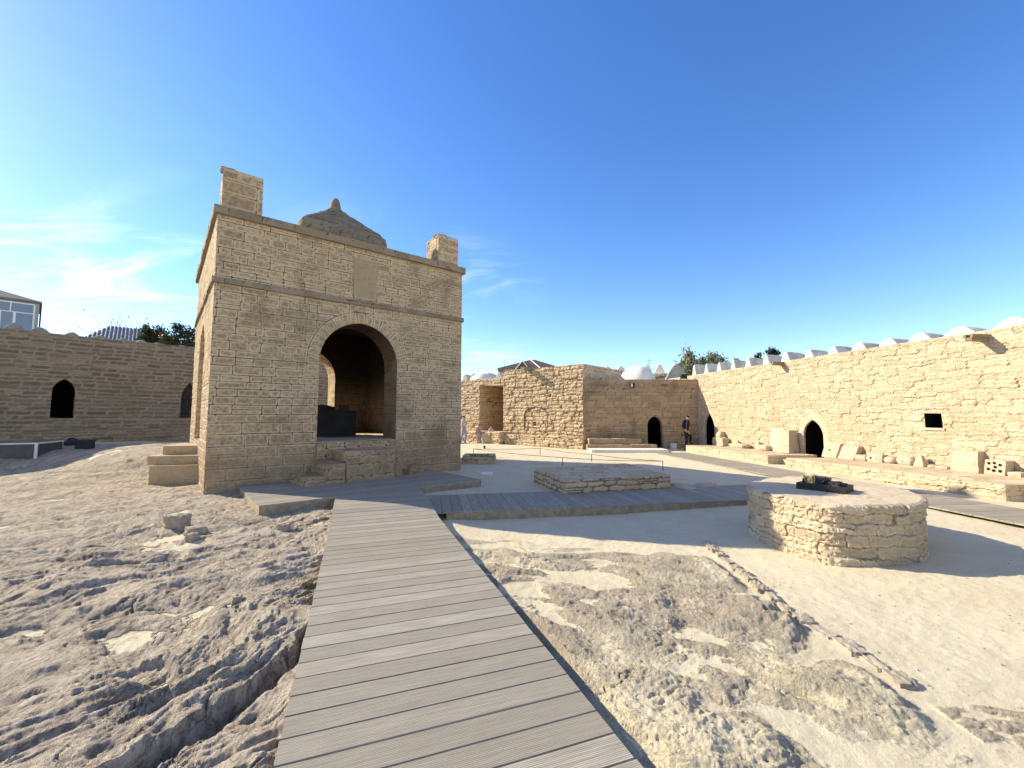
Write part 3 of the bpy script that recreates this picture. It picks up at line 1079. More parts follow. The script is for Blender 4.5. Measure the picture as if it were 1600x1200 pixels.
# deck along the temple front; boards run parallel to the temple wall
DK0 = S(.64, -2.76)
o = deck('temple_deck', S(.64, -2.76), NT, DT, 2.74, 4.9, lambda l: ZD, seed=5, plank=.15)
tag(o, kind='structure')
sk = Acc()
skirt(sk, S(.67, -2.73), S(5.51, -2.73), -.22, ZD - .028)
skirt(sk, S(.67, -.03), S(.67, -2.73), -.22, ZD - .028)
skirt(sk, S(5.51, -2.73), S(5.51, -.05), -.22, ZD - .028)
sk.build('temple_deck_fascia', M['fascia'], o, fix=True)

# cross deck to the path along the right-hand cells; boards run across it
CD0 = np.array([-1.62, 7.75]); CDD = np.array([6.17, 1.16]); CDD /= np.linalg.norm(CDD); CDP = np.array([-CDD[1], CDD[0]])
CDL, CDW = 9.0, 1.70


def cdskew(l):
    # starts against the side of the boardwalk and the temple deck
    return (0.0, CDW)


e0 = BW0 + BWP * (BWW + .012)


def cd_start(w):
    """distance along the cross deck at which it meets boardwalk side, at offset w"""
    p = CD0 + CDP * w
    # solve (p + CDD*l - e0).BWP = 0
    return -((p - e0) @ BWP) / (CDD @ BWP)


def deck_edges(l):
    lo = 0.0
    hi = CDW
    p = CD0 + CDD * l
    if ((p + CDP * CDW - A0) @ DT) > 5.6 and ((p + CDP * .8 - DK0) @ NT) > -2:
        pass
    # clip at boardwalk side: (p + CDP*w - e0).BWP >= 0
    q = (p - e0) @ BWP
    k = CDP @ BWP
    if k < 0:
        hi = min(hi, max(0, q / -k))
    elif k > 0:
        lo = max(lo, -q / k)
    # clip at temple deck front: (p + CDP*w - DK0).NT <= -0.02
    q = (p - DK0) @ NT + .03
    k = CDP @ NT
    if k > 0:
        hi = min(hi, max(0, -q / k))
    return lo, hi


o = deck('cross_deck', CD0, CDD, CDP, CDL, CDW, lambda l: ZC - .004, seed=7, skew=deck_edges)
tag(o, kind='structure')
sk = Acc()
skirt(sk, CD0 + CDD * .45 + CDP * .03, CD0 + CDD * CDL + CDP * .03, -.3, ZC - .034)
skirt(sk, CD0 + CDD * CDL + CDP * (CDW - .03), CD0 + CDD * 1.7 + CDP * (CDW - .03), -.3, ZC - .034)
sk.build('cross_deck_fascia', M['fascia'], o, fix=True)

# path of boards in front of the right-hand platforms
FW0 = np.array([8.35, 4.6]); FWD = np.array([6.62, 19.9]) - FW0; FWL = np.hypot(*FWD); FWD = FWD / FWL; FWP = np.array([FWD[1], -FWD[0]])
o = deck('footpath', FW0, FWD, FWP, FWL, 1.45, lambda l: -.02, seed=9)
tag(o, kind='structure')
# path of boards past the rear block
o = deck('rear_footpath', np.array([7.2, 20.3]), np.array([-.79, .613]), np.array([.613, .79]), 9.5, 1.1, lambda l: -.012, seed=10)
tag(o, kind='structure')

# ------------------------------------------------------------------ the fire temple
temple = thing('fire_temple', 'square stone fire temple with four open arches, two corner chimneys and a pyramid dome', 'temple', (*S(TW / 2, TW / 2), 0))
TF = dict(ch=(.15, .235), cl=(.30, .62), jw=.011, relief=.006, bulge=.012, warp=.008, wave=.015, split=.10, fine=.004, cr=.022)
TZ = 6.36
AF = arch(2.31, 4.45, 1.02, 3.12, 4.235)
cenF = 3.38


def ring_over(cu, zs, half, wd=.30, zmax=5):
    def f(U, V, h, t, e):
        D, bx, bz = poly_near(U, V, AF if cu is None else [(cu + (p[0] - cenF), p[1]) for p in AF])
        c = cenF if cu is None else cu
        m = (V > zs - .25) & (D < wd)
        an = np.arctan2(V - (zs - .1), U - c)
        k = an / (math.pi / 19) + .12 * perlin(U * 3, V * 3, 5)
        i = np.floor(k)
        ea = np.minimum(k - i, i + 1 - k) * (math.pi / 19) * 1.2
        ee = np.minimum(ea, wd - D)
        hh = .004 + .012 * sstep(0, .03, ee) + .006 * (hsh(i, i * 0, 5) - .5) + .003 * fbm(U * 20, V * 20, 2, 3)
        # joint just outside the ring
        eo = np.where((V > zs - .25), np.minimum(e, np.abs(D - wd)), e)
        return np.where(m, hh, h), np.where(m, .55 + .4 * hsh(i, i * 0 + 3, 8), t), np.where(m, ee, np.where(D < wd + .06, eo, e))
    return f


def temple_t(U, V, t):
    # larger, browner blocks low down, greyer above
    return np.clip(t * .8 + .12 + .1 * perlin(U * .5, V * .5, 77), 0, 1)


acc = Acc()
panel(acc, S(0, 0), S(TW, 0), 1.55, TZ, .0215, dict(TF, seed=5), [AF], over=ring_over(None, 3.12, 1.07), tfun=temple_t)
panel(acc, S(0, 0), S(TW, 0), -.35, 1.55, .0215, dict(TF, seed=6, ch=(.22, .31), cl=(.45, .95), relief=.010, split=.05), [AF], tfun=temple_t)
acc.build('front_wall', M['temple'], temple)
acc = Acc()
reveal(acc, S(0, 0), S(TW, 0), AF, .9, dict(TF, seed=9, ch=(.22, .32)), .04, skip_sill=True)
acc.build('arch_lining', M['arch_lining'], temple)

AL = [(p[0] - cenF + (TW - 3.05), p[1]) for p in AF]
acc = Acc()
panel(acc, S(0, TW), S(0, 0), -.35, TZ, .03, dict(TF, seed=15, ch=(.17, .27)), [AL], tfun=temple_t)
reveal(acc, S(0, TW), S(0, 0), AL, .9, dict(TF, seed=16, ch=(.22, .32)), .04, skip_sill=True)
AB = [(p[0] - cenF + (TW - 3.38), p[1]) for p in AF]
panel(acc, S(TW, TW), S(0, TW), -.35, TZ, .07, dict(TF, seed=25), [AB], tfun=temple_t)
reveal(acc, S(TW, TW), S(0, TW), AB, .9, dict(TF, seed=26, ch=(.22, .32)), .04, skip_sill=True)
panel(acc, S(TW, 0), S(TW, TW), -.35, TZ, .07, dict(TF, seed=35), tfun=temple_t)
acc.build('side_wall', M['temple'], temple)

# sooty chamber
i0, i1 = .9, TW - .9
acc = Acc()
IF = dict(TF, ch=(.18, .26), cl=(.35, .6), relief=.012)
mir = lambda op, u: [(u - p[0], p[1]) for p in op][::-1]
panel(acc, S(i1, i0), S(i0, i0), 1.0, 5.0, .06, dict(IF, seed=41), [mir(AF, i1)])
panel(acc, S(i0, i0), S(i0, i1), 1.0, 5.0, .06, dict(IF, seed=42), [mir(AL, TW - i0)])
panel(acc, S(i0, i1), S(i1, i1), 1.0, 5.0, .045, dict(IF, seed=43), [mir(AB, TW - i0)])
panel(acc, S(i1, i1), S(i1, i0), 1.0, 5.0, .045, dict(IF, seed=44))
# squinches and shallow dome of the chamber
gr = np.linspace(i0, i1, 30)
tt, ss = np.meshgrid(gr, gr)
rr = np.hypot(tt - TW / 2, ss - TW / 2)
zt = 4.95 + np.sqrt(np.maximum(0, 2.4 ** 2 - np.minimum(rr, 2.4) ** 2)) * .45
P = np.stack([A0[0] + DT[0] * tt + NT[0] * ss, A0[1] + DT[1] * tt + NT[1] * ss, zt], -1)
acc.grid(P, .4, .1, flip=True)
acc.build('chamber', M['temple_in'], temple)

acc = Acc()
acc.prism([S(.06, .06), S(TW - .06, .06), S(TW - .06, TW - .06), S(.06, TW - .06)], -.3, 1.0, .4)
cap(acc, S(.02, .02), S(TW - .02, .02), S(TW - .02, TW - .02), S(.02, TW - .02), 1.02, .09, .01, 4)
acc.build('floor', M['paving'], temple)

# string course and cornice
for nm, z0, z1, pr, sd in (('string_course', 4.735, 4.865, .055, 3), ('cornice', TZ - .02, 6.53, .085, 8)):
    acc = Acc()
    q = [S(-pr, -pr), S(TW + pr, -pr), S(TW + pr, TW + pr), S(-pr, TW + pr)]
    ff = dict(seed=sd, ch=(.5, .6), cl=(.5, .9), jw=.008, relief=.010, bulge=.010, warp=.01, wave=.03, split=0, fine=.006)
    for i in range(4):
        a, b = q[i], q[(i + 1) % 4]
        panel(acc, a, b, z0, z1, .04, dict(ff, seed=sd + i), fade=(1, 1, 0))
    if nm == 'cornice':
        cap(acc, *q, z1, .1, .02, 6)
        acc.add([(*p, z0) for p in q[::-1]], np.array([[0, 1, 2, 3]]))
    else:
        q2 = [S(.05, .05), S(TW - .05, .05), S(TW - .05, TW - .05), S(.05, TW - .05)]
        for z, fl in ((z0, 0), (z1, 1)):
            for i in range(4):
                v = [(*q[i], z), (*q[(i + 1) % 4], z), (*q2[(i + 1) % 4], z), (*q2[i], z)]
                acc.add(v if fl else v[::-1], np.array([[0, 1, 2, 3]]))
    acc.build(nm, M['temple_trim'], temple)

# corner chimneys
for (t0, t1, s0, s1, sd, zt_) in ((.06, .88, .0, .8, 3, 7.5), (5.77, 6.50, .02, .85, 9, 7.46)):
    acc = Acc()
    masonry_block(acc, [S(t0, s0), S(t1, s0), S(t1 - .02, s1), S(t0 + .03, s1)], 6.5, zt_, .03,
                  dict(seed=sd, ch=(.20, .34), cl=(.6, 1.1), jw=.007, relief=.012, bulge=.008, warp=.012, wave=.03, split=.1, cr=.02), rough=.05)
    # broken top course
    for k in range(5):
        rr_ = random.Random(sd * 10 + k)
        c = S(t0 + .1 + rr_.random() * (t1 - t0 - .2), s0 + .12 + rr_.random() * (s1 - s0 - .3))
        rough_stone(acc, (*c, zt_ - .05), (.3, .22, .09 + .05 * rr_.random()), math.atan2(DT[1], DT[0]), seed=sd + k, n=8, amp=.1)
    acc.build('chimney', M['temple'], temple)

# pyramid dome with its finial
acc = Acc()
nz, na = 64, 160
prof = [(1.40, 6.5), (1.40, 7.60), (1.37, 7.76), (1.25, 7.92), (.74, 8.43), (.38, 8.74), (.17, 8.93)]
pl = [0.0]
for a_, b_ in zip(prof[:-1], prof[1:]):
    pl.append(pl[-1] + math.hypot(b_[0] - a_[0], b_[1] - a_[1]))
ll = np.linspace(0, pl[-1], nz)
pr_ = np.interp(ll, pl, [p[0] for p in prof])
pz_ = np.interp(ll, pl, [p[1] for p in prof])
an = np.linspace(0, 2 * np.pi, na)
LL, AN = np.meshgrid(ll, an, indexing='ij')
sq = (np.abs(np.cos(AN)) ** 13 + np.abs(np.sin(AN)) ** 13) ** (-1 / 13)
sq = 1 + (sq - 1) * np.clip(pr_ / 1.2, 0, 1)[:, None]
h, t, e = field(AN * pr_[:, None].clip(.5), LL, 91, ch=(.10, .15), cl=(.25, .5), jw=.014, relief=.012, bulge=.022, warp=.012)
h[:, -1], t[:, -1], e[:, -1] = h[:, 0], t[:, 0], e[:, 0]
rad = pr_[:, None] * sq + h
cc = S(3.62, 3.55)
P = np.stack([cc[0] + DT[0] * rad * np.cos(AN) + NT[0] * rad * np.sin(AN), cc[1] + DT[1] * rad * np.cos(AN) + NT[1] * rad * np.sin(AN),
              pz_[:, None] + .5 * h], -1)
acc.grid(P, t, e)
dome = acc.build('dome_roof', M['dome_stone'], temple)
acc = Acc()
acc.tube([(*cc, 8.82), (*cc, 8.97), (*cc, 9.12), (cc[0] + .01, cc[1], 9.27), (cc[0] + .015, cc[1], 9.34)], [.23, .19, .165, .12, .05], 12, .4)
acc.build('finial', M['dome_stone'], dome, smooth=True, fix=True)

# inscribed slab over the arch
acc = Acc()
pu0, pu1, pz0, pz1 = 3.14, 3.77, 4.90, 6.06
ux = DT
rngp = np.random.RandomState(4)
acc.prism([S(pu0, -.035), S(pu1, -.035), S(pu1, .02), S(pu0, .02)], pz0, pz1, .5)
plq = acc.build('inscribed_slab', stone_mat('inscription_slab', (.40, .295, .18), (.455, .345, .22), (.50, .385, .25), jw=0, stain=(.38, .28, .17)), temple, fix=True)
acc = Acc()
for ln in range(11):
    z = pz1 - .09 - ln * .097
    t = pu0 + .04
    acc.prism([S(pu0 + .03, -.0385), S(pu1 - .03, -.0385), S(pu1 - .03, -.03), S(pu0 + .03, -.03)], z + .045, z + .051, .5)   # ruled head line
    while t < pu1 - .06:
        w = rngp.uniform(.018, .045)
        k = rngp.randint(3)
        acc.prism([S(t, -.0385), S(t + .008, -.0385), S(t + .008, -.03), S(t, -.03)], z - .02, z + .045, .5)
        if k:
            acc.prism([S(t + .008, -.0385), S(t + w * .8, -.0385), S(t + w * .8, -.03), S(t + .008, -.03)], z + .005 * k, z + .005 * k + .008, .5)
        t += w + .008
acc.build('carved_lettering', plain_mat('letter_stone', (.39, .29, .18), .9), plq, fix=True)

# fire altar inside
al = thing('inner_altar', 'dark burnt stone altar block standing inside the temple arch', 'altar', (*S(3.38, 3.3), 1.02))
acc = Acc()
hw = .80
masonry_block(acc, [S(3.38 - hw, 3.3 - hw), S(3.38 + hw, 3.3 - hw), S(3.38 + hw, 3.3 + hw), S(3.38 - hw, 3.3 + hw)], 1.0, 1.86, .05,
              dict(seed=61, ch=(.2, .3), cl=(.3, .6), relief=.012), rough=.03)
acc.build('altar_body', M['altar_in'], al)
for k in range(14):
    r_ = random.Random(k + 5)
    c = S(3.38 - .55 + 1.0 * r_.random(), 3.3 - .75 + 1.2 * r_.random())
    acc = Acc()
    rough_stone(acc, (*c, 1.83), (.26, .24, .12 + .1 * r_.random()), r_.random() * 3, seed=k, n=7, amp=.14)
    acc.build('charred_stone', M['altar_in'], al)

# stone stairs in front of the arch
st = thing('front_stairs', 'worn stone stairs and landing under the front arch of the temple', 'stairs', (*S(3.0, -.6), ZD))
SF = dict(ch=(.18, .3), cl=(.25, .5), jw=.016, relief=.022, bulge=.016, warp=.025, wave=.03, split=.2)
for nm, (t0, t1, s1, z1, sd) in {'landing': (2.72, 4.02, -1.0, .82, 3), 'step': (2.22, 2.74, -1.05, .54, 5), 'step ': (1.72, 2.26, -1.12, .28, 7)}.items():
    acc = Acc()
    masonry_block(acc, [S(t0 + .03, s1), S(t1 - .02, s1 + .03), S(t1, .06), S(t0, .06)], ZD - .12, z1, .03, dict(SF, seed=sd), rough=.025)
    acc.build(nm.strip(), M['temple'], st)
acc = Acc()
panel(acc, S(2.30, -.07), S(4.5, -.07), .6, 1.0, .03, dict(SF, seed=31), fade=(1, 1, 1))
cap(acc, S(2.30, -.07), S(4.5, -.07), S(4.5, .05), S(2.30, .05), 1.005, .04, .01)
acc.build('sill', M['temple'], st)
acc = Acc()
for k in range(26):
    r_ = random.Random(k + 50)
    u = r_.random()
    c = S(4.02 + 1.05 * u, -.12 - (.7 - .45 * u) * r_.random())
    rough_stone(acc, (*c, ZD - .1 + .34 * (1 - u) * r_.random()), (.34, .26, .18 + .22 * (1 - u)), .7 + r_.random(), seed=k, n=8, amp=.12, tint=r_.random())
acc.build('rubble_ramp', M['temple'], st, smooth=True)

# stacked slabs at the side arch
sd_ = thing('side_steps', 'three thick stone slabs stacked as steps against the sunlit side of the temple', 'steps', (*S(-.6, 2.2), 0))
for k, (px0, px1, y0, y1, Yc) in enumerate(((226, 306, 757, 728, 10.65), (224, 307, 727, 713, 10.85), (250, 306, 711, 697, 11.2))):
    a_, b_ = unY(px0, y0, Yc), unY(px1, y0, Yc + .25)
    zt_ = unY(px0, y1, Yc)[2]
    zb_ = a_[2] - (.12 if k == 0 else .0)
    L_ = np.hypot(*(b_ - a_)[:2])
    acc = Acc()
    u_ = (b_ - a_)[:2] / L_
    n_ = np.array([-u_[1], u_[0]])
    c_ = (a_[:2] + b_[:2]) / 2 + n_ * .55 + u_ * .08
    rough_stone(acc, (*c_, zb_), (L_ * .93 + .12, 1.12, (zt_ - zb_) * 1.0), math.atan2(u_[1], u_[0]), seed=20 + k, n=34, amp=.018, round_=.10, tint=.35 + .15 * k)
    acc.build('step', M['step_slab'], sd_, smooth=True)

# ------------------------------------------------------------------ right-hand range of cells
def WRp(Y):
    """point of the right-hand wall at depth Y"""
    return WR0 + WRD * (Y - WR0[1]) / WRD[1]


WNEAR, WFAR = 4.0, 27.0
rp0, rp1 = WRp(WFAR), WRp(WNEAR)             # far -> near: outward is to the right of travel = into the court
WRL = np.hypot(*(rp1 - rp0))
wd = (rp1 - rp0) / WRL


def wu(px, py):
    """u along the right wall, and height"""
    u, z, q = unpl(px, py, rp0, wd)
    return u, z


cells = thing('right_cell_range', 'long sunlit cream rubble range with pointed doors and a row of white vaults', 'building', (*WRp(14), 0))
ops = []
u0, u1 = wu(1257, 712)[0], wu(1288, 712)[0]
ops.append(('d', arch(u0, u1, .14, .92, wu(1272, 656)[1])))
u0, u1 = wu(1102.5, 693)[0], wu(1117, 693)[0]
ops.append(('d', arch(u0, u1, .2, 1.05, wu(1109, 646)[1])))
u0, z0_ = wu(1446, 668)
u1, z1_ = wu(1472, 646)
ops.append(('w', [(u0, z0_), (u1, z0_ - .01), (u1 - .02, z1_), (u0 - .01, z1_ + .01)]))
u0, z0_ = wu(1224, 680)
u1, z1_ = wu(1232, 671)
ops.append(('w', [(u0, z0_), (u1, z0_), (u1, z1_), (u0, z1_)]))
RF = dict(seed=71, ch=(.11, .22), cl=(.18, .58), jw=.010, relief=.017, bulge=.011, warp=.045, wave=.09, split=.40, fine=.008)


def wtop(u):
    return 3.86 + .0 * u


def door_ring(U, V, h, t, e):
    for kd, op in ops:
        if kd != 'd':
            continue
        D, bx, bz = poly_near(U, V, op)
        m = (D < .22) & (V > .1)
        c = np.mean([p[0] for p in op])
        an_ = np.arctan2(V - .8, U - c) / (math.pi / 9)
        i_ = np.where(V > .9, np.floor(an_), np.floor(V / .3) + np.where(U > c, 30, 60))
        tt_ = hsh(i_, i_ * 0 + 1, 9)
        h = np.where(m, .012 + .01 * (tt_ - .5) + .006 * fbm(U * 15, V * 15, 2, 4), h)
        t = np.where(m, .5 + .5 * tt_, t)
        e = np.where(m, .06, e)
    return h, t, e


acc = Acc()
panel(acc, rp0, rp1, -.3, 3.86, .027, RF, [o_[1] for o_ in ops], fade=(1, 1, 1), over=door_ring)
bk = -WRN * 3.6
cap(acc, rp0, rp1, rp1 - WRN * .5, rp0 - WRN * .5, 3.86, .06, .03, 8)
for kd, op in ops:
    if kd == 'w':
        pass
    else:
        reveal(acc, rp0, rp1, op, .07, dict(RF, seed=76), .03)
panel(acc, rp1, rp1 - WRN * 3.9, -.3, 3.86, .08, dict(RF, seed=77))
panel(acc, rp1 - WRN * 3.9, rp0 - WRN * 3.9, -.3, 3.86, .15, dict(RF, seed=78))
acc.build('wall', M['sunny'], cells)
acc = Acc()
acc.prism([rp0 - WRN * .3, rp0 - WRN * 3.8, rp1 - WRN * 3.8, rp1 - WRN * .3][::-1], 3.60, 3.74)
acc.build('roof', M['plaster'], cells, fix=True)


def dark_room(p0, d_, n_, op, off, depth, name, parent, mat='shade_black', grow=.25, low=.35):
    """closed unlit room behind an opening"""
    us = [p[0] for p in op]
    zs_ = [p[1] for p in op]
    a_, b_ = min(us) - grow, max(us) + grow
    z0, z1 = min(zs_) - low, max(zs_) + .2
    acc = Acc()
    q = []
    for u, w in ((a_, off), (b_, off), (b_, off + depth), (a_, off + depth)):
        q.append(np.array(p0) + np.array(d_) * u - np.array(n_) * w)
    v = [(*p, z0) for p in q] + [(*p, z1) for p in q]
    acc.add(v, [np.array([(1, 2, 6, 5), (2, 3, 7, 6), (3, 0, 4, 7), (0, 3, 2, 1), (4, 5, 6, 7)])])
    # the wall around the opening, seen from inside
    cen = (sum(us) / len(us), sum(zs_) / len(zs_))
    k = len(op)
    big = []
    for (u, z) in op:
        dx, dz = u - cen[0], z - cen[1]
        sc = min(((b_ if dx > 0 else a_) - cen[0]) / dx if abs(dx) > 1e-6 else 1e9, ((z1 if dz > 0 else z0) - cen[1]) / dz if abs(dz) > 1e-6 else 1e9)
        big.append((cen[0] + dx * sc, cen[1] + dz * sc))
    pp = lambda u, z: (*(np.array(p0) + np.array(d_) * u - np.array(n_) * off), z)
    acc.add([pp(*q_) for q_ in op] + [pp(*q_) for q_ in big], [np.array([(i, (i + 1) % k, k + (i + 1) % k, k + i) for i in range(k)])])
    return acc.build(name, M[mat], parent)  # near-black colour paints in the dark where sun could reach


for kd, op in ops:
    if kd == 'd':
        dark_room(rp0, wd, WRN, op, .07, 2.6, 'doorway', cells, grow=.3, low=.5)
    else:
        # a shallow niche: its shade is painted as a near-black back and lining
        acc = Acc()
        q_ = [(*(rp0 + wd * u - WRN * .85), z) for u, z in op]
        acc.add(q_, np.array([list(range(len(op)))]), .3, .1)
        acc.build('niche_back', M['shade_black'], cells)
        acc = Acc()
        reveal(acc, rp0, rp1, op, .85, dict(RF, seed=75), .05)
        acc.build('niche_lining', M['shade_black'], cells)
        if op is ops[2][1]:
            acc = Acc()
            a_ = rp0 + wd * (op[0][0] - .03)
            b_ = rp0 + wd * (op[1][0] + .06)
            acc.prism([a_ + WRN * .05, b_ + WRN * .05, b_ - WRN * .1, a_ - WRN * .1][::-1], op[0][1] - .07, op[0][1] - .004, .8)
            acc.build('sill', M['block'], cells, fix=True)


def vault(name, c, ax, w, hgt, L, parent, mat, seed=0, front=.25, n=20, peak=1.0, z=0.0):
    """plastered barrel vault; c plan point of its front end, ax direction going back"""
    acc = Acc()
    ax = np.array(ax)
    sx = np.array([ax[1], -ax[0]])
    th = np.linspace(0, math.pi, n)
    px_ = -np.cos(th) * w / 2
    px_ = np.linspace(-1, 1, n) * w / 2
    q_x = np.linspace(-1, 1, n)
    pz_ = (1 - np.abs(q_x) ** peak) * hgt if peak >= 2 else (.5 + .5 * np.cos(math.pi * q_x)) ** .8 * hgt
    dl = [0, .04, .12, front, L * .5, L * .75, L]
    sc = [.90, .97, .995, 1, .97, .85, .45]
    P = np.zeros((len(dl), n, 3))
    for i, (l_, s_) in enumerate(zip(dl, sc)):
        wob = 1 + .03 * perlin(np.array([seed * 1.7 + i]), np.array([seed * .9]))[0]
        xx = px_ * s_ * wob
        P[i, :, 0] = c[0] + ax[0] * l_ + sx[0] * xx
        P[i, :, 1] = c[1] + ax[1] * l_ + sx[1] * xx
        P[i, :, 2] = z + pz_ * s_
    acc.grid(P[1:], .5, .1)
    acc.add(P[-1], np.array([list(range(n))[::-1]]))
    o = acc.build(name, M['shaded_weathered'] if mat == 'plaster' else M[mat], parent, fix=True, smooth=False)  # vault sides have their shade put into the plaster colour
    acc = Acc()
    acc.grid(P[:2], .5, .1)
    acc.add(P[0], np.array([list(range(n))]))
    acc.build('end_wall', M[mat], o, fix=True)
    return o


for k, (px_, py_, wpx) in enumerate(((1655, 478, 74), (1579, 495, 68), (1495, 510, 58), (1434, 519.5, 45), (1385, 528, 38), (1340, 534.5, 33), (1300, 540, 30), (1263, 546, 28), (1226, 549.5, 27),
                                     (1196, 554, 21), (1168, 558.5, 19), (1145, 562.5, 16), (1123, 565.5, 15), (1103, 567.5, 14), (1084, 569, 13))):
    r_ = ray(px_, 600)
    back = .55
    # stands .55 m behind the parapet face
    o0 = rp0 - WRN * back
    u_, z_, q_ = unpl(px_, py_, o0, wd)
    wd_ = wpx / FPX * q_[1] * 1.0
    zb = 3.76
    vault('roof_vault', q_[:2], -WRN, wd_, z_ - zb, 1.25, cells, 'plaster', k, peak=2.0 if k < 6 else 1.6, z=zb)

# water spouts of hollowed stone
for k, (px_, py_, ln, sz) in enumerate(((1533, 528, .55, .2), (1216, 568, .5, .16))):
    u_, z_ = wu(px_ + 6, py_)
    b_ = rp0 + wd * u_
    acc = Acc()
    f_ = b_ + WRN * ln
    sx = wd * sz * .6
    for za, zb, ww in ((z_ - sz * .45, z_ - sz * .05, 1.0),):
        acc.prism([b_ - WRN * .2 - sx * .8, b_ - WRN * .2 + sx * .8, f_ + sx * .6, f_ - sx * .6], za, zb, .4)
    for s_ in (-1, 1):
        acc.prism([b_ - WRN * .2 + sx * s_ * .8 - wd * .03, b_ - WRN * .2 + sx * s_ * .8 + wd * .03, f_ + sx * s_ * .6 + wd * .03, f_ + sx * s_ * .6 - wd * .03], z_ - sz * .05, z_ + sz * .35, .4)
    acc.build('water_spout', M['temple_trim'], cells, fix=True)

# ------------------------------------------------------------------ low platforms along that range
def PFp(Y):
    return PF0 + PFD * (Y - PF0[1]) / PFD[1]


PZ = .26
BF = dict(ch=(.09, .17), cl=(.2, .6), jw=.014, relief=.022, bulge=.014, warp=.03, wave=.03, split=.2)
for nm, lab, y0, y1, sd in (('stone_platform', 'long low stone platform below the square wall niche, strewn with carved stones', 9.01, 14.75, 3),
                            ('stone_platform', 'low stone platform beside the corner door where the man in black steps up', 15.62, 20.95, 9)):
    acc = Acc()
    a_, b_ = PFp(y1), PFp(y0)
    c_, d_ = WRp(y0 + .1) - WRN * -.0 + WRN * .012, WRp(y1) + WRN * .012
    masonry_block(acc, [a_, b_, c_, d_], -.3, PZ, .03, dict(BF, seed=sd), top=False)
    cap(acc, a_, b_, c_, d_, PZ, .05, .012, sd)
    o_ = acc.build(nm, M['sunny'])
    tag(o_, lab, 'platform', 'low platforms along the cells')
# threshold slab in the gap before the door
acc = Acc()
g0, g1 = WRp(14.75), WRp(15.62)
q0, q1 = PFp(14.75) - WRN * .5, PFp(15.62) - WRN * .5
acc.prism([q0, g0 + WRN * .02, g1 + WRN * .02, q1], -.2, .12)
tag(acc.build('threshold_slab', M['paving'], fix=True), 'flat stone threshold in the gap between the platforms before the pointed door', 'threshold')

# ------------------------------------------------------------------ rear: brown cell with pointed door
brown = thing('brown_cell', 'low shaded brown stone cell with pointed door, small plaque and white dome', 'building', (7, 23.5, 0))
by = 22.6
bx0, bx1 = 3.75, 9.95
bt = 3.60
b0, b1 = np.array([bx0, by]), np.array([bx1, by])
bd_ = np.array([1., 0])


def bu(px, py):
    return unpl(px, py, b0, bd_)[:2]


ud0, ud1 = bu(1012.5, 700)[0], bu(1036, 700)[0]
bop = arch(ud0, ud1, -.12, 1.15, bu(1024, 650)[1])
CF = dict(seed=81, ch=(.10, .17), cl=(.3, .7), jw=.013, relief=.010, bulge=.012, warp=.012, wave=.02, split=.1)
acc = Acc()
panel(acc, b0, b1, -.3, bt, .05, CF, [bop])
reveal(acc, b0, b1, bop, .3, CF, .08)
# battered right-hand end
panel(acc, b1, b1 + np.array([.05, 4]), -.3, bt, .12, dict(CF, seed=82))
cap(acc, b0, b1, b1 + np.array([0, .35]), b0 + np.array([0, .35]), bt, .07, .02, 4)
acc.build('wall', M['cell'], brown)
acc = Acc()
acc.prism([b0 + (0, .2), b1 + (0, .2), b1 + (0, 4.2), b0 + (0, 4.2)], bt - .2, bt - .06)
acc.build('roof', M['plaster'], brown, fix=True)
dark_room(b0, bd_, np.array([0, -1.]), bop, .3, 2.2, 'doorway', brown)


def cupola(name, c, R, z0, z1, parent, mat, n=36, m=14, seed=0, drum=.12):
    acc = Acc()
    hh = z1 - z0 - drum
    Rs = (R * R + hh * hh) / (2 * hh)
    am = math.asin(min(1, R / Rs)) if hh <= R else math.pi / 2
    pr = [(R, z0), (R, z0 + drum)] + [(Rs * math.sin(am * (1 - k / m)), z1 - Rs + Rs * math.cos(am * (1 - k / m))) for k in range(1, m + 1)]
    an_ = np.linspace(0, 2 * np.pi, n + 1)
    P = np.zeros((len(pr), n + 1, 3))
    for i, (r_, z_) in enumerate(pr):
        k1 = 1 + .012 * np.sin(an_ * 3 + seed) + .008 * np.sin(an_ * 7)
        P[i, :, 0] = c[0] + r_ * np.cos(an_) * k1
        P[i, :, 1] = c[1] + r_ * np.sin(an_) * k1
        P[i, :, 2] = z_
    acc.grid(P)
    return acc.build(name, M[mat], parent, smooth=True)


q_ = unY(996.5, 592, by + 1.7)
cupola('dome', q_[:2], 27.0 / FPX * (by + 1.7) * 1.02, bt - .1, unY(996, 571.5, by + 1.7)[2], brown, 'plaster')
# plaque
acc = Acc()
u0, z0_ = bu(1014.5, 638.5)
u1, z1_ = bu(1033.5, 626.5)
acc.box((bx0 + u0, by - .05, z0_), (bx0 + u1, by + .02, z1_))
pq = acc.build('plaque', plain_mat('plaque_stone', (.34, .27, .19), .85, .12), brown, fix=True)
acc = Acc()
for a_, b_, c_, d_ in ((u0, z0_, u1, z0_ + .03), (u0, z1_ - .03, u1, z1_), (u0, z0_ + .03, u0 + .03, z1_ - .03), (u1 - .03, z0_ + .03, u1, z1_ - .03)):
    acc.box((bx0 + a_, by - .065, b_), (bx0 + c_, by - .03, d_))
acc.build('rim', plain_mat('plaque_rim', (.46, .38, .28), .85, .1), pq, fix=True)
acc = Acc()
rng_ = np.random.RandomState(3)
for ln in range(4):
    x_ = u0 + .07
    while x_ < u1 - .1:
        w_ = rng_.uniform(.02, .07)
        z_ = z1_ - .085 - ln * (z1_ - z0_ - .12) / 4
        acc.box((bx0 + x_, by - .054, z_), (bx0 + x_ + w_, by - .045, z_ + .035))
        x_ += w_ + .02
acc.build('carved_lettering', plain_mat('plaque_letters', (.24, .185, .13), .9), pq, fix=True)
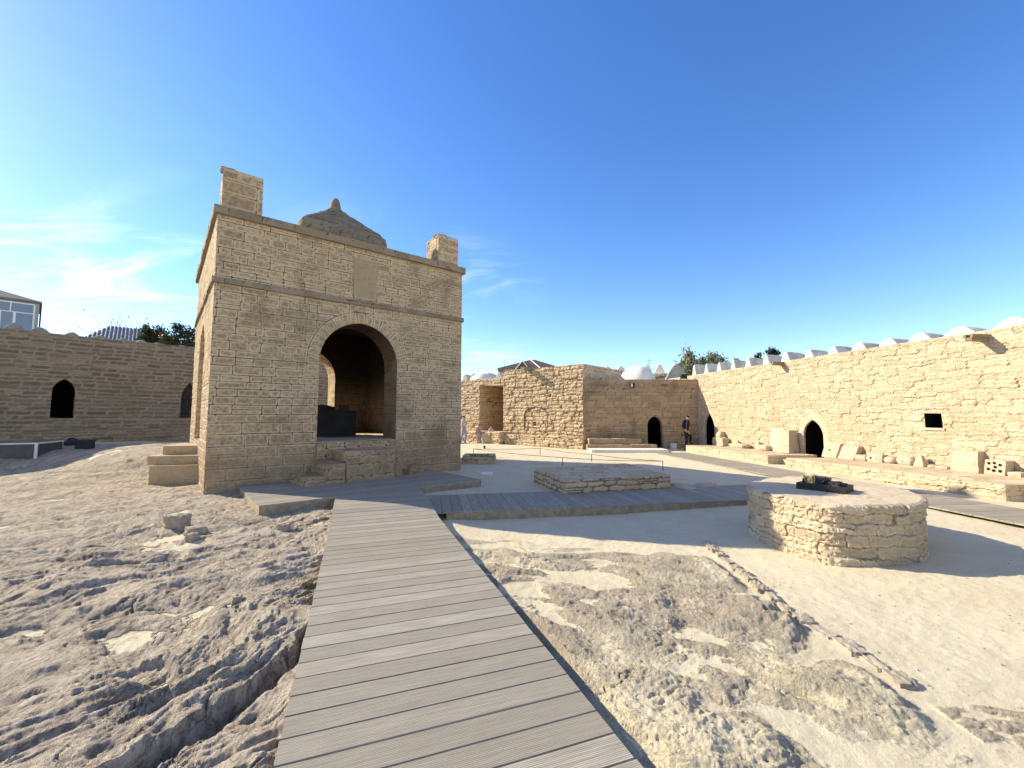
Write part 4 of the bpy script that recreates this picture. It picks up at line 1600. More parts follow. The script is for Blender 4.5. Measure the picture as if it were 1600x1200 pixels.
# lamp below the eaves
fl = thing('wall_floodlight', 'small black and white floodlight fixed high on the brown cell wall', 'lamp', (*unY(989, 603, by - .12)[:2], unY(989, 603, by)[2]))
p_ = unY(988.5, 602, by - .14)
acc = Acc()
acc.box((p_[0] - .13, by - .25, p_[2] - .12), (p_[0] + .09, by - .1, p_[2] + .11))
acc.box((p_[0] - .03, by - .1, p_[2] - .03), (p_[0] + .03, by + .01, p_[2] + .03))
acc.build('lamp_body', M['iron'], fl, fix=True)
acc = Acc()
acc.box((p_[0] - .115, by - .265, p_[2] - .10), (p_[0] - .03, by - .251, p_[2] + .09))
acc.build('lamp_face', M['white_metal'], fl, fix=True)
fl = thing('roof_floodlight', 'black floodlight standing on the roof edge of the brown cell', 'lamp', (*unY(1067, 592, by + .4)[:2], bt))
p_ = unY(1068, 587, by + .3)
acc = Acc()
acc.box((p_[0] - .14, by + .2, bt + .06), (p_[0] + .14, by + .36, bt + .30))
acc.build('lamp_body', M['iron'], fl, fix=True)
acc = Acc()
acc.tube([(p_[0] - .17, by + .28, bt - .02), (p_[0] - .17, by + .28, bt + .17)], .02, 6)
acc.tube([(p_[0] + .17, by + .28, bt - .02), (p_[0] + .17, by + .28, bt + .17)], .02, 6)
acc.box((p_[0] - .19, by + .26, bt + .14), (p_[0] + .19, by + .30, bt + .18))
acc.build('bracket', M['iron'], fl, fix=True)

# ------------------------------------------------------------------ rear: tall honey-coloured block with platform
tall = thing('rubble_block', 'tall sunlit honey rubble block with blocked arch and tiny dark window', 'building', (2.5, 26, 0))
BC = np.array([3.86, 22.7])
BD = np.array([-.765, .644])
BR = np.array([.644, .765])
BL = 5.75
bl1 = BC + BD * BL
ht = 4.45
TFd = dict(seed=101, ch=(.16, .27), cl=(.26, .6), jw=.03, relief=.05, bulge=.04, warp=.035, wave=.05, split=.25, fine=.012)


def tu(px, py):
    u, z, q = unpl(px, py, bl1, -BD)
    return u, z


uw0, zw0 = tu(832.5, 665.5)
uw1, zw1 = tu(837.5, 658.5)
wop = arch(uw0, uw1, zw0, zw1 - .08, zw1)
ua0, ua1 = tu(820, 672)[0], tu(856, 672)[0]
aop = arch(ua0, ua1, .3, 1.7, tu(838, 636)[1])


def blind(U, V, h, t, e):
    D, bx, bz = poly_near(U, V, aop)
    ins = poly_in(U, V, aop)
    ed = sstep(.10, .03, np.abs(D)) * (V > .9)
    return np.where(ins, h - .03, h) - .05 * ed * ins, t, np.where((D < .03) & (V > .9), .0, e)


acc = Acc()
panel(acc, bl1, BC, -.3, ht, .036, TFd, [wop], over=blind)
reveal(acc, bl1, BC, wop, .3, dict(TFd, relief=.01), .06)
panel(acc, BC, BC + BR * 7, -.3, ht, .06, dict(CF, seed=102))
panel(acc, bl1 + BR * 7, bl1, -.3, ht, .1, dict(TFd, seed=104))
cap(acc, bl1, BC, BC + BR * 7, bl1 + BR * 7, ht, .1, .05, 6)
acc.build('wall', M['rubble'], tall)
dark_room(bl1, -BD, -BR, wop, .3, .5, 'window', tall, grow=.05, low=.05)
# spout
acc = Acc()
u_, z_ = tu(828, 577)
p_ = bl1 - BD * u_
acc.prism([p_ - BR * .7 + BD * .13, p_ - BR * .7 - BD * .13, p_ + BR * .2 - BD * .16, p_ + BR * .2 + BD * .16], z_ - .12, z_ + .1)
acc.build('water_spout', M['temple_trim'], tall, fix=True)

pl_ = np.array([3.6, 22.06])
acc = Acc()
a0_, a1_ = pl_ + BD * 6.9, pl_
masonry_block(acc, [a0_, a1_, a1_ + BR * 1.1, a0_ + BR * 1.1], -.3, .58, .04, dict(TFd, seed=111, ch=(.12, .2), relief=.04, bulge=.03), top=False)
cap(acc, a0_, a1_, a1_ + BR * .9, a0_ + BR * .9, .58, .06, .03, 12)
tag(acc.build('block_platform', M['rubble']), 'sunlit stone ledge along the foot of the tall honey rubble block', 'platform')

# steps at its corner and the pale slab before them
sp = thing('corner_steps', 'two broad shaded stone steps between the ledge and the brown cell door', 'steps', (5.5, 22.2, 0))
for k, (x0, x1, y0, y1, z1) in enumerate(((3.9, 6.55, 21.75, 22.2, .52), (3.75, 7.2, 21.4, 21.8, .25))):
    acc = Acc()
    masonry_block(acc, [(x0, y0), (x1, y0), (x1, y1 + .03), (x0, y1 + .03)], -.2, z1, .05, dict(CF, seed=120 + k, ch=(.3, .35), cl=(.6, 1.1), relief=.02), rough=.02)
    acc.build('step', M['cell'], sp)
acc = Acc()
rough_stone(acc, (5.55, 20.75, -.1), (3.65, .95, .19), 0, seed=5, n=24, amp=.006, round_=.04)
tag(acc.build('pale_slab', M['white'], smooth=True), 'bright pale flat slab in the sun before the corner steps', 'slab')
acc = Acc()
p_ = unz(1052.5, 702, -.05)
rough_stone(acc, (p_[0], p_[1], -.1), (.24, .26, .36), .2, seed=8, n=10, amp=.04, round_=.15)
tag(acc.build('marker_stone', M['white'], smooth=True), 'small white upright stone block beside the man in black', 'stone')

# ------------------------------------------------------------------ rear left: set-back wall with deep recess
back = thing('set_back_cell', 'set back sunlit stone cell with a deep shaded recess and low dome', 'building', (-3, 29, 0))
kc0 = np.array([-2.95, 28.8])
k0, k1 = kc0 + BD * 9.0, kc0 - BD * 5.5


def ku(px, py):
    return unpl(px, py, k0, -BD)[:2]


ur0 = ku(749.5, 640)[0]
rz1 = ku(751, 602.5)[1]
rop = [(ur0, .3), (ur0 + 2.6, .3), (ur0 + 2.6, rz1 - .08), (ur0, rz1)]
acc = Acc()
kt = ku(748, 592.5)[1]
panel(acc, k0, k1, -.3, kt, .05, dict(TFd, seed=131, ch=(.12, .2), relief=.03, bulge=.03), [rop])
reveal(acc, k0, k1, rop, 2.6, dict(CF, seed=132), .07)
nb = -np.array([(-BD)[1], -(-BD)[0]])
q_ = [(*(k0 - BD * u + nb * 2.6), z) for u, z in rop]
acc.add(q_, np.array([[0, 1, 2, 3]]), .4, .1)
cap(acc, k0, k1, k1 + nb * 4, k0 + nb * 4, kt, .12, .03, 6)
acc.build('wall', M['rubble'], back)
q_ = unY(753, 592, 31.5)
cupola('dome', q_[:2], 20.5 / FPX * 31.5, kt - .1, unY(754, 582.5, 31.5)[2], back, 'plaster')
acc = Acc()
lb0, lb1 = kc0 + BD * 5 - nb * 1.3, kc0 - BD * 4.0 - nb * 1.3
masonry_block(acc, [lb0, lb1, lb1 + nb * 1.25, lb0 + nb * 1.25], -.3, .72, .06, dict(TFd, seed=141), top=False)
cap(acc, lb0, lb1, lb1 + nb * 1.25, lb0 + nb * 1.25, .72, .08, .02)
tag(acc.build('recess_platform', M['rubble']), 'low stone ledge under the deep shaded recess', 'platform')
acc = Acc()
p_ = unz(764, 694, -.05)
rough_stone(acc, (p_[0], p_[1], -.1), (1.0, .8, .72), .3, seed=3, n=16, amp=.05, round_=.2, tint=.5)
tag(acc.build('seat_stone', M['block'], smooth=True), 'squared stone block by the ledge beside the woman in pink', 'stone')

# ------------------------------------------------------------------ far rear range with its vaults
rear = thing('rear_cell_range', 'far rear stone range with small white vaults peeping over the brown cell', 'building', (4, 36, 0))
f0, f1 = np.array([-9.5, 40.5]), np.array([12.4, 31.5])
fd_ = (f1 - f0) / np.hypot(*(f1 - f0))
fn_ = np.array([fd_[1], -fd_[0]])
FZ = 4.85
acc = Acc()
panel(acc, f0, f1, -.3, FZ, .12, dict(CF, seed=151))
cap(acc, f0, f1, f1 - fn_ * 4, f0 - fn_ * 4, FZ, .25, .02, 6)
acc.build('wall', M['rubble'], rear)
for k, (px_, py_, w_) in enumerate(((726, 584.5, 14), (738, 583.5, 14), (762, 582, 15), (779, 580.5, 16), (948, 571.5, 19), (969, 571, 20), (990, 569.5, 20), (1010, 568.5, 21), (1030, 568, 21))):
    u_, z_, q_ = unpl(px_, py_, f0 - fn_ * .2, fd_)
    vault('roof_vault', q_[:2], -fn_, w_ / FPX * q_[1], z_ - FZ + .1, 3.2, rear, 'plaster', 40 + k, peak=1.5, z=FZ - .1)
# the grey corner vault seen end on
u_, z_, q_ = unpl(1057, 567.5, np.array([10.5, 28.0]), np.array([.9, -.43]))
vault('roof_vault', q_[:2], np.array([.3, .95]), 1.9, z_ - 3.9, 3.2, rear, 'plaster_grey', 60, peak=1.4, z=3.9)

# ------------------------------------------------------------------ left range, in its own shade
left = thing('left_cell_range', 'long shaded dark stone range with arched doors left of the temple', 'building', (-18, 20, 0))
LD = np.array([.643, .766]); LD /= np.linalg.norm(LD)
LP = unY(302, 542.7, 22.0)
LN = np.array([LD[1], -LD[0]])
l0, l1 = LP[:2] - LD * 15, LP[:2] + LD * 9
LZ = LP[2]
LLED = 1.56


def lu(px, py, off=0.0):
    return unpl(px, py, l0 + LN * off, LD)[:2]


LF = dict(seed=161, ch=(.13, .22), cl=(.35, .9), jw=.034, relief=.018, bulge=.020, warp=.03, wave=.05, split=.12)
lop = []
ua, ub = lu(78, 648)[0], lu(115.5, 648)[0]
lop.append(arch(ua, ub, LLED + .02, lu(97, 612)[1], lu(97, 592)[1]))
ua, ub = lu(281, 655)[0], lu(281, 655)[0] + (ub - ua) * .95
lop.append(arch(ua, ub, LLED + .02, lu(290, 624)[1], lu(300, 601)[1] + .1))
acc = Acc()
panel(acc, l0, l1, -.3, LZ, .045, LF, lop)
for op in lop:
    reveal(acc, l0, l1, op, .45, LF, .08)
cap(acc, l0, l1, l1 - LN * .6, l0 - LN * .6, LZ, .08, .04, 5)
panel(acc, l1, l1 - LN * 4, -.3, LZ, .2, LF)
panel(acc, l0 - LN * 4, l0, -.3, LZ, .2, LF)
panel(acc, l1 - LN * 4, l0 - LN * 4, -.3, LZ, .3, LF)
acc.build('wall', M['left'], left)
acc = Acc()
acc.prism([l0 - LN * .3, l1 - LN * .3, l1 - LN * 3.9, l0 - LN * 3.9], LZ - .3, LZ - .12)
acc.build('roof', M['plaster'], left, fix=True)
dark_room(l0, LD, LN, lop[0], .45, 2.0, 'doorway', left, low=.02)
# the second door has a leaf of pale worn boards behind an iron grille
acc = Acc()
op = lop[1]
acc.add([(*(l0 + LD * u - LN * .34), z) for u, z in op], np.array([list(range(len(op)))]), .5, .1)
dr = acc.build('door', plain_mat('worn_door', (.10, .09, .095), .8, .5, 9), left)
acc = Acc()
for k in range(6):
    u = op[0][0] + (op[1][0] - op[0][0]) * (k + .5) / 6
    acc.tube([(*(l0 + LD * u - LN * .30), op[0][1]), (*(l0 + LD * u - LN * .30), op[0][1] + 1.35)], .014, 6)
for k in range(4):
    z = op[0][1] + .2 + .36 * k
    acc.tube([(*(l0 + LD * op[0][0] - LN * .30), z), (*(l0 + LD * op[1][0] - LN * .30), z)], .012, 6)
acc.build('grille', M['iron'], dr, fix=True)
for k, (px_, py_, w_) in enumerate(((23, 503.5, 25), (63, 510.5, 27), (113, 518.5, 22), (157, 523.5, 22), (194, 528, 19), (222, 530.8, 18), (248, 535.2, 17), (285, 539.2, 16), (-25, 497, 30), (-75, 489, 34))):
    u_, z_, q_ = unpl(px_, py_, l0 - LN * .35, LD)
    vault('roof_vault', q_[:2], -LN, w_ / FPX * q_[1] * 1.1, z_ - LZ + .1, 3.2, left, 'plaster_grey', 70 + k, peak=2.0, z=LZ - .1)  # white vaults, their shade painted in with grey plaster
acc = Acc()
e0_, e1_ = l0 + LN * .55, l1 + LN * .55
masonry_block(acc, [e0_, e1_, l1 + LN * .01, l0 + LN * .01], -.3, LLED, .05, dict(LF, seed=171, ch=(.10, .2), relief=.04, bulge=.03), top=False)
cap(acc, e0_, e1_, l1 + LN * .01, l0 + LN * .01, LLED, .07, .03)
tag(acc.build('left_ledge', M['left']), 'high shaded rubble ledge along the foot of the dark left range', 'platform')


def hit(px, py):
    """where a sight line meets the ground"""
    r = ray(px, py)
    t = np.geomspace(.002, .12, 1500)
    X, Y, Z = r[0] * t, r[1] * t, HCAM + r[2] * t
    g = ground_h(X, Y)[0]
    i = int(np.argmax(Z < g))
    return np.array([X[i], Y[i], g[i]])


# covered trench box at the far left
p_ = hit(28, 713)
gb = thing('cover_box', 'low dark panelled cover box with white metal edges on the ground at the far left', 'cover', tuple(p_))
s_ = p_[1] / FPX
u_ = np.array([.92, .39]); v_ = np.array([-.39, .92])
c0_ = unY(56, 712, p_[1])[:2]
L_, D_, H_ = 3.2, 1.5, 21 * s_
acc = Acc()
acc.prism([c0_ - u_ * L_, c0_, c0_ + v_ * D_, c0_ + v_ * D_ - u_ * L_], p_[2] - .25, p_[2] + H_ - .03)
acc.build('panel', M['glass_box'], gb, fix=True)
acc = Acc()
zt_ = p_[2] + H_
e_ = .035
acc.prism([c0_ - u_ * L_ - v_ * e_, c0_ - v_ * e_ + u_ * e_, c0_ + v_ * e_ + u_ * e_, c0_ - u_ * L_ + v_ * e_], zt_ - .05, zt_)
acc.prism([c0_ + v_ * e_ - u_ * e_, c0_ + v_ * e_ + u_ * e_, c0_ + v_ * D_ + u_ * e_, c0_ + v_ * D_ - u_ * e_], zt_ - .05, zt_ - .001)
acc.prism([c0_ - u_ * e_ - v_ * e_, c0_ + u_ * e_ - v_ * e_, c0_ + u_ * e_ + v_ * .01, c0_ - u_ * e_ + v_ * .01], p_[2] - .2, zt_ - .05)
acc.build('edge_trim', M['white_metal'], gb, fix=True)
acc = Acc()
p2 = unY(60, 690, p_[1] + 1.6)
rough_stone(acc, (p2[0], p2[1], p_[2] - .1), (.3, .3, p2[2] + .24 - p_[2]), 0, seed=4, n=14, amp=.02, round_=1.0)
tag(acc.build('stone_ball', M['left'], smooth=True), 'round stone ball behind the dark cover box', 'stone')

# crate and bag
p_ = hit(129, 702)
s_ = p_[1] / FPX
cr = thing('crate', 'black open plastic crate on the shaded ground near the left range', 'crate', tuple(p_))
acc = Acc()
w_, h_ = 19 * s_, 13 * s_
ro = .35
cu_, su_ = math.cos(ro), math.sin(ro)
U_, V_ = np.array([cu_, su_]), np.array([-su_, cu_])
c_ = p_[:2] + V_ * w_ * .3
for a_, b_, x0, x1 in ((-1, -1, -1, 1), (1, 1, -1, 1)):
    acc.prism([c_ + U_ * w_ / 2 * x0 + V_ * (a_ * w_ * .3 - .02), c_ + U_ * w_ / 2 * x1 + V_ * (a_ * w_ * .3 - .02), c_ + U_ * w_ / 2 * x1 + V_ * (a_ * w_ * .3 + .02), c_ + U_ * w_ / 2 * x0 + V_ * (a_ * w_ * .3 + .02)], p_[2] - .08, p_[2] + h_)
for sx in (-1, 1):
    acc.prism([c_ + U_ * (sx * (w_ / 2 - .02) - .02) + V_ * -w_ * .27, c_ + U_ * (sx * (w_ / 2 - .02) + .02) + V_ * -w_ * .27, c_ + U_ * (sx * (w_ / 2 - .02) + .02) + V_ * w_ * .27, c_ + U_ * (sx * (w_ / 2 - .02) - .02) + V_ * w_ * .27], p_[2] - .08, p_[2] + h_ - .002)
acc.prism([c_ - U_ * w_ * .46 - V_ * w_ * .28, c_ + U_ * w_ * .46 - V_ * w_ * .28, c_ + U_ * w_ * .46 + V_ * w_ * .28, c_ - U_ * w_ * .46 + V_ * w_ * .28], p_[2] - .07, p_[2] + .03)
acc.build('crate_body', M['bin'], cr, fix=True)
acc = Acc()
for sy in (-1, 1):
    o_ = c_ + V_ * sy * (w_ * .3 + .02)
    acc.prism([o_ - U_ * w_ * .53 - V_ * .025, o_ + U_ * w_ * .53 - V_ * .025, o_ + U_ * w_ * .53 + V_ * .025, o_ - U_ * w_ * .53 + V_ * .025], p_[2] + h_ - .03, p_[2] + h_ + .015)
acc.build('rim', M['bin'], cr, fix=True)
p_ = hit(112, 696)
s_ = p_[1] / FPX
acc = Acc()
rough_stone(acc, (p_[0], p_[1], p_[2] - .03), (20 * s_, 14 * s_, 12 * s_), .3, seed=6, n=14, amp=.12, round_=.8, taper=(.6, .6))
tag(acc.build('bag', M['bag'], smooth=True), 'slumped dark navy bag beside the black crate', 'bag')

# ------------------------------------------------------------------ round fire altar in the court
ra = thing('round_altar', 'round drum of rough cream stone with a flat top, burning in the court', 'altar', (4.80, 6.62, -.1))
OUT = np.array([(3.66, 6.78), (3.65, 6.39), (3.79, 5.70), (3.94, 5.38), (4.29, 5.37), (5.24, 5.52), (5.56, 5.83), (5.95, 6.65), (5.93, 7.3), (5.46, 8.0), (4.86, 7.86), (4.21, 7.42)])
ac = np.array([4.80, 6.62])
oa = np.arctan2(OUT[:, 1] - ac[1], OUT[:, 0] - ac[0])
orr = np.hypot(OUT[:, 0] - ac[0], OUT[:, 1] - ac[1])
od = np.argsort(oa)
oa, orr = oa[od], orr[od]
na = 560
an = np.linspace(-math.pi, math.pi, na)
Ra = np.interp(an, np.concatenate([oa - 2 * np.pi, oa, oa + 2 * np.pi]), np.tile(orr, 3))
ker = np.hanning(41); ker /= ker.sum()
Ra = np.convolve(np.concatenate([Ra[-60:-1], Ra, Ra[1:60]]), ker, 'same')[59:59 + na]
AT = .592
zz_ = np.linspace(-.35, AT, 64)
ZZ, AN = np.meshgrid(zz_, an, indexing='ij')
h, t, e = field(AN * 1.35, ZZ, 184, ch=(.11, .19), cl=(.22, .7), jw=.009, relief=.024, bulge=.010, warp=.030, wave=.03, split=.15, fine=.018, cr=.02)
bl = sstep(math.pi, math.pi - .12, np.abs(AN))
h = h * bl
fl_ = .03 * sstep(.06, -.12, ZZ)
rad = Ra[None, :] + h - .055 + fl_ * .6
rad = rad - .05 * sstep(AT - .03, AT, ZZ) ** 2 + .02 * sstep(.42, .5, ZZ)
P = np.stack([ac[0] + rad * np.cos(AN), ac[1] + rad * np.sin(AN), ZZ + .010 * fbm(AN * 5, ZZ * 3, 2, 5) * (ZZ > AT - .02)], -1)
acc = Acc()
acc.grid(P, t, e, flip=True)
acc.build('drum', M['drum'], ra)
rim_r, rim_z = rad[-1], P[-1, :, 2]
kk = np.linspace(1, 0, 60)
KK, AN = np.meshgrid(kk, an, indexing='ij')
tx, ty = rim_r[None, :] * KK * np.cos(AN), rim_r[None, :] * KK * np.sin(AN)
hh = .010 * fbm(tx * 2.2, ty * 2.2, 4, 9) + .004 * fbm(tx * 14, ty * 14, 3, 4)
tz = rim_z[None, :] * KK ** 8 + (AT + .012 * (1 - KK ** 4)) * (1 - KK ** 8) + hh * (1 - KK ** 10)
P = np.stack([ac[0] + tx, ac[1] + ty, tz], -1)
acc = Acc()
acc.grid(P, .55 + .4 * fbm(tx * 1.5, ty * 1.5, 3, 8), .1, flip=True)
acc.build('top_slab', M['paving'], ra)

bz = AT + .02
bp_ = unz(1284, 766, AT + .02)
bn = thing('fire_grate', 'blackened iron grate heaped with charred stones on the round altar', 'burner', (bp_[0], bp_[1], bz))
bd2 = np.array([.62, -.785]); bn2 = np.array([.785, .62])
acc = Acc()
b_c = bp_[:2] + bn2 * .12
acc.prism([b_c - bd2 * .30 - bn2 * .2, b_c + bd2 * .30 - bn2 * .2, b_c + bd2 * .30 + bn2 * .2, b_c - bd2 * .30 + bn2 * .2], bz - .02, bz + .085)
acc.build('tray', M['iron'], bn, fix=True)
for k in range(15):
    r_ = random.Random(k + 70)
    u = r_.uniform(-.26, .26)
    c_ = b_c + bd2 * u + bn2 * r_.uniform(-.16, .16)
    acc = Acc()
    rough_stone(acc, (*c_, bz + .06), (.13, .11, .055 + (.05 if -.2 < u < 0.02 else .0) + .02 * r_.random()), r_.random() * 3, seed=k, n=7, amp=.13)
    acc.build('charred_stone', M['iron'], bn)


def flame_mat():
    m = bpy.data.materials.new('pale_flame')
    m.use_nodes = True
    nt = m.node_tree
    nt.nodes.remove(nt.nodes['Principled BSDF'])
    em = N(nt, 'ShaderNodeEmission', {'Color': (1, .78, .38, 1), 'Strength': 1.3})
    tr = N(nt, 'ShaderNodeBsdfTransparent')
    lw = N(nt, 'ShaderNodeTexNoise', {'Scale': 9.0})
    f = mapr(nt, lw.outputs['Fac'], .35, .7, .02, .09)
    mx = N(nt, 'ShaderNodeMixShader', {0: f, 1: tr.outputs[0], 2: em.outputs[0]})
    nt.links.new(mx.outputs[0], [n for n in nt.nodes if n.type == 'OUTPUT_MATERIAL'][0].inputs[0])
    return m


acc = Acc()
for k in range(6):
    r_ = random.Random(k + 3)
    c_ = b_c + bd2 * r_.uniform(-.24, .12) + bn2 * r_.uniform(-.1, .1)
    hgt = r_.uniform(.14, .26)
    pts = [(c_[0] + .03 * math.sin(j * 1.3 + k) * j / 5 - .012 * j, c_[1] + .02 * math.cos(j + k) * j / 5, bz + .08 + hgt * j / 6) for j in range(7)]
    acc.tube(pts, [.03, .05, .055, .045, .032, .018, .004], 10)
tag(acc.build('flame', flame_mat(), smooth=True, fix=True), 'faint pale flame over the black grate of the round altar', 'fire')

# ------------------------------------------------------------------ square platform, trough, low barrier
acc = Acc()
sqp = [(.60, 11.75), (1.20, 9.62), (3.80, 10.40), (3.42, 12.95)]
masonry_block(acc, sqp, -.3, .27, .03, dict(BF, seed=191), top=False)
cap(acc, *sqp, .27, .05, .012, 7)
tag(acc.build('square_platform', M['rubble']), 'low square stone platform lying in the temple shadow beside the cross deck', 'platform')
acc = Acc()
for k in range(9):
    r_ = random.Random(k)
    rough_stone(acc, (3.95 + .9 * r_.random(), 10.3 + .5 * r_.random(), -.14), (.45, .35, .16 * (1 - .5 * r_.random())), r_.random() * 3, seed=k, n=8, amp=.1)
tag(acc.build('broken_corner', M['block'], smooth=True), 'heap of fallen stones at the right corner of the square platform', 'rubble')

p_ = hit(747, 725)
s_ = p_[1] / FPX
tr_ = thing('stone_trough', 'small low square stone trough on the bright ground beside the temple edge', 'trough', tuple(p_))
acc = Acc()
w_ = 50 * s_
c_ = p_[:2] + np.array([0, w_ * .45])
for sx, sy, lx, ly in ((0, -1, 1, .18), (0, 1, 1, .18), (-1, 0, .18, .64), (1, 0, .18, .64)):
    cx_, cy_ = c_[0] + sx * w_ * .41, c_[1] + sy * w_ * .41
    masonry_block(acc, [(cx_ - lx * w_ / 2, cy_ - ly * w_ / 2), (cx_ + lx * w_ / 2, cy_ - ly * w_ / 2), (cx_ + lx * w_ / 2, cy_ + ly * w_ / 2), (cx_ - lx * w_ / 2, cy_ + ly * w_ / 2)],
                  p_[2] - .1, p_[2] + 12 * s_ * (.8 if sy < 0 else 1), .04, dict(BF, seed=200 + int(sx * 3 + sy)), rough=.02)
acc.build('wall', M['rubble'], tr_)
acc = Acc()
p_ = hit(760, 741)
rough_stone(acc, (p_[0], p_[1], p_[2] - .02), (.36, .26, .08), .2, seed=9, n=12, amp=.03)
tag(acc.build('flat_stone', M['white'], smooth=True), 'small flat white stone in the shade right of the temple', 'stone')

lbr = thing('low_barrier', 'thin dark low rail on short rods around the sunken ground behind the square platform', 'barrier', (2.5, 15, 0))
posts = []
for px_, py_ in ((739.5, 712), (844, 711), (924.5, 722), (879, 728.5), (1036, 735)):
    p_ = hit(px_, py_)
    posts.append(p_)
    acc = Acc()
    acc.tube([p_ - [0, 0, .1], p_ + [0, 0, .30]], .012, 8)
    acc.build('post', M['iron'], lbr, fix=True)
for a_, b_ in ((0, 1), (1, 2), (2, 4), (3, 4), (0, 3)):
    acc = Acc()
    q = [posts[a_] * (1 - t_) + posts[b_] * t_ + [0, 0, .29 - .03 * math.sin(t_ * math.pi)] for t_ in np.linspace(0, 1, 9)]
    acc.tube(q, .009, 6)
    acc.build('rail', M['iron'], lbr, fix=True)
acc = Acc()
p_ = hit(757, 701)
rough_stone(acc, (p_[0], p_[1], p_[2] - .02), (.10, .09, .17), .2, seed=3, n=8, amp=.05, round_=.1)
tag(acc.build('dark_marker', M['iron']), 'tiny dark upright marker on the bright ground right of the temple', 'marker')

# ------------------------------------------------------------------ carved stones on the platforms
def cs(name, label, px, py, wpx, hpx, dep, mat='block', seed=1, tilt=(0, 0), taper=(1, 1), rnd=.25, amp=.05, rot=0., n=20, group=None, cat='stone'):
    o0 = rp0 + WRN * (dep * .5 + .05)
    u_c, _z, p = unpl(px, py, o0, wd)
    ua_ = unpl(px - wpx / 2, py, o0, wd)[0]
    ub_ = unpl(px + wpx / 2, py, o0, wd)[0]
    w = abs(ub_ - ua_) * .92
    h = hpx * p[1] / FPX
    c = p[:2]
    acc = Acc()
    rough_stone(acc, (c[0], c[1], PZ - .015), (w, dep, h), math.atan2(wd[1], wd[0]) + rot, tilt, seed, n, amp, rnd, taper)
    o = acc.build(name, M[mat], smooth=True)
    tag(o, label, cat, group)
    return o, c, w, h


cs('carved_block', 'squat square carved stone block, bottom of the pair by the corner door', 1126, 697, 18, 13, .34, seed=2, rnd=.2)
p_ = unpl(1126, 697, rp0 + WRN * .2, wd)[2]
acc = Acc()
rough_stone(acc, (p_[0] + .02, p_[1] + .02, PZ + .37), (.42, .36, .30), .3, (.1, 0), 5, 16, .08, .4, (.6, .7))
tag(acc.build('broken_stone', M['block'], smooth=True), 'rounded broken stone cap lying on the squat square block', 'stone')
cs('flat_stone', 'flat oval stone with a smaller stone behind it near the corner door', 1156, 699.5, 26, 7, .5, seed=7, rnd=.6)
cs('stone_fragment', 'small dark pointed fragment behind the flat oval stone', 1152, 694, 9, 11, .15, seed=8, taper=(.4, .5), rnd=.3)
cs('stone_fragment', 'thin upright fragment left of the low round lump and the pale slab', 1185, 699, 8, 12, .18, seed=11, taper=(.7, .7), rnd=.2)
cs('low_stone', 'low rounded lump against the pale leaning slab', 1196, 703, 16, 9, .4, seed=12, rnd=.7)
cs('leaning_slab', 'tall pale smooth slab leaning on the wall left of the pointed door', 1213, 705, 21, 36, .16, seed=13, tilt=(.06, .16), rnd=.08, amp=.015, mat='pale_slab')
cs('carved_block', 'tall stone block with deep shaded side just left of the pointed door', 1232, 707, 20, 36, .5, seed=14, taper=(.9, .7), rnd=.15, amp=.03)
o_, c_, w_, h_ = cs('tilted_block', 'thick tilted slab with one small hole just right of the pointed door', 1299, 712, 25, 22, .26, seed=15, tilt=(.12, .3), rnd=.1, amp=.02, mat='block_pink')
acc = Acc()
q_ = np.array([*(c_ + WRN * .085), PZ + h_ * .5])
acc.tube([q_ - [*(WRN * .02), 0], q_ + [*(WRN * .008), 0]], .022, 10)
acc.build('hole', M['shade_black'], o_, fix=True)  # dark plug stands for the shade inside the hole
cs('tilted_block', 'pinkish ribbed slab leaning beside the slab with one hole', 1326, 717, 27, 21, .3, seed=16, tilt=(.18, .35), rnd=.1, amp=.02, mat='block_pink')
cs('low_stone', 'low pale stone right of the pinkish ribbed slab', 1348, 717, 20, 9, .26, seed=17, rnd=.5, amp=.08)
o_, c_, w_, h_ = cs('holed_stone', 'rough stone with dark drilled hollows left of the smooth oval pebble', 1372, 719.5, 27, 13, .28, seed=18, rnd=.35, amp=.12)
for k, (du, dz, r_) in enumerate(((.18, .5, .04), (-.25, .45, .03))):
    acc = Acc()
    q_ = np.array([*(c_ + WRN * .115 + wd * w_ * du), PZ + h_ * dz])
    acc.tube([q_ - [*(WRN * .04), 0], q_ + [*(WRN * .02), 0]], r_, 10)
    acc.build('hole', M['shade_black'], o_, fix=True)
cs('oval_stone', 'smooth egg shaped stone right of the stone with drilled hollows', 1393, 721, 18, 11, .28, seed=19, rnd=.9, amp=.03)
o_, c_, w_, h_ = cs('millstone', 'thick round worn disc with a small centre dimple, left of the cone', 1416, 724, 27, 14, .24, seed=20, rnd=.75, amp=.04)
acc = Acc()
q_ = np.array([*(c_ + WRN * .13), PZ + h_ * .42])
acc.tube([q_ - [*(WRN * .03), 0], q_ + [*(WRN * .006), 0]], .018, 10)
acc.build('hole', M['shade_black'], o_, fix=True)
cs('cone_stone', 'small pointed cone shaped stone below the square wall niche', 1440, 728.5, 22, 18, .3, seed=21, taper=(.25, .3), rnd=.45, amp=.03)
cs('flat_stone', 'small thin flake between the cone and the big slab', 1458, 729, 12, 5, .2, seed=22, rnd=.6)
cs('flat_stone', 'long thin flat flake lying just left of the big slab', 1476, 731, 24, 5, .3, seed=23, rnd=.5)
cs('leaning_slab', 'large broad pinkish slab, biggest stone on the near platform', 1513, 737, 50, 32, .3, seed=24, tilt=(-.05, .25), rnd=.12, amp=.05, mat='block_pink', taper=(.85, 1))
o_, c_, w_, h_ = cs('holed_block', 'pale block pierced with seven dark holes at the near end of the platform', 1560, 741.5, 36, 23, .28, seed=25, tilt=(.06, .1), rnd=.08, amp=.012)
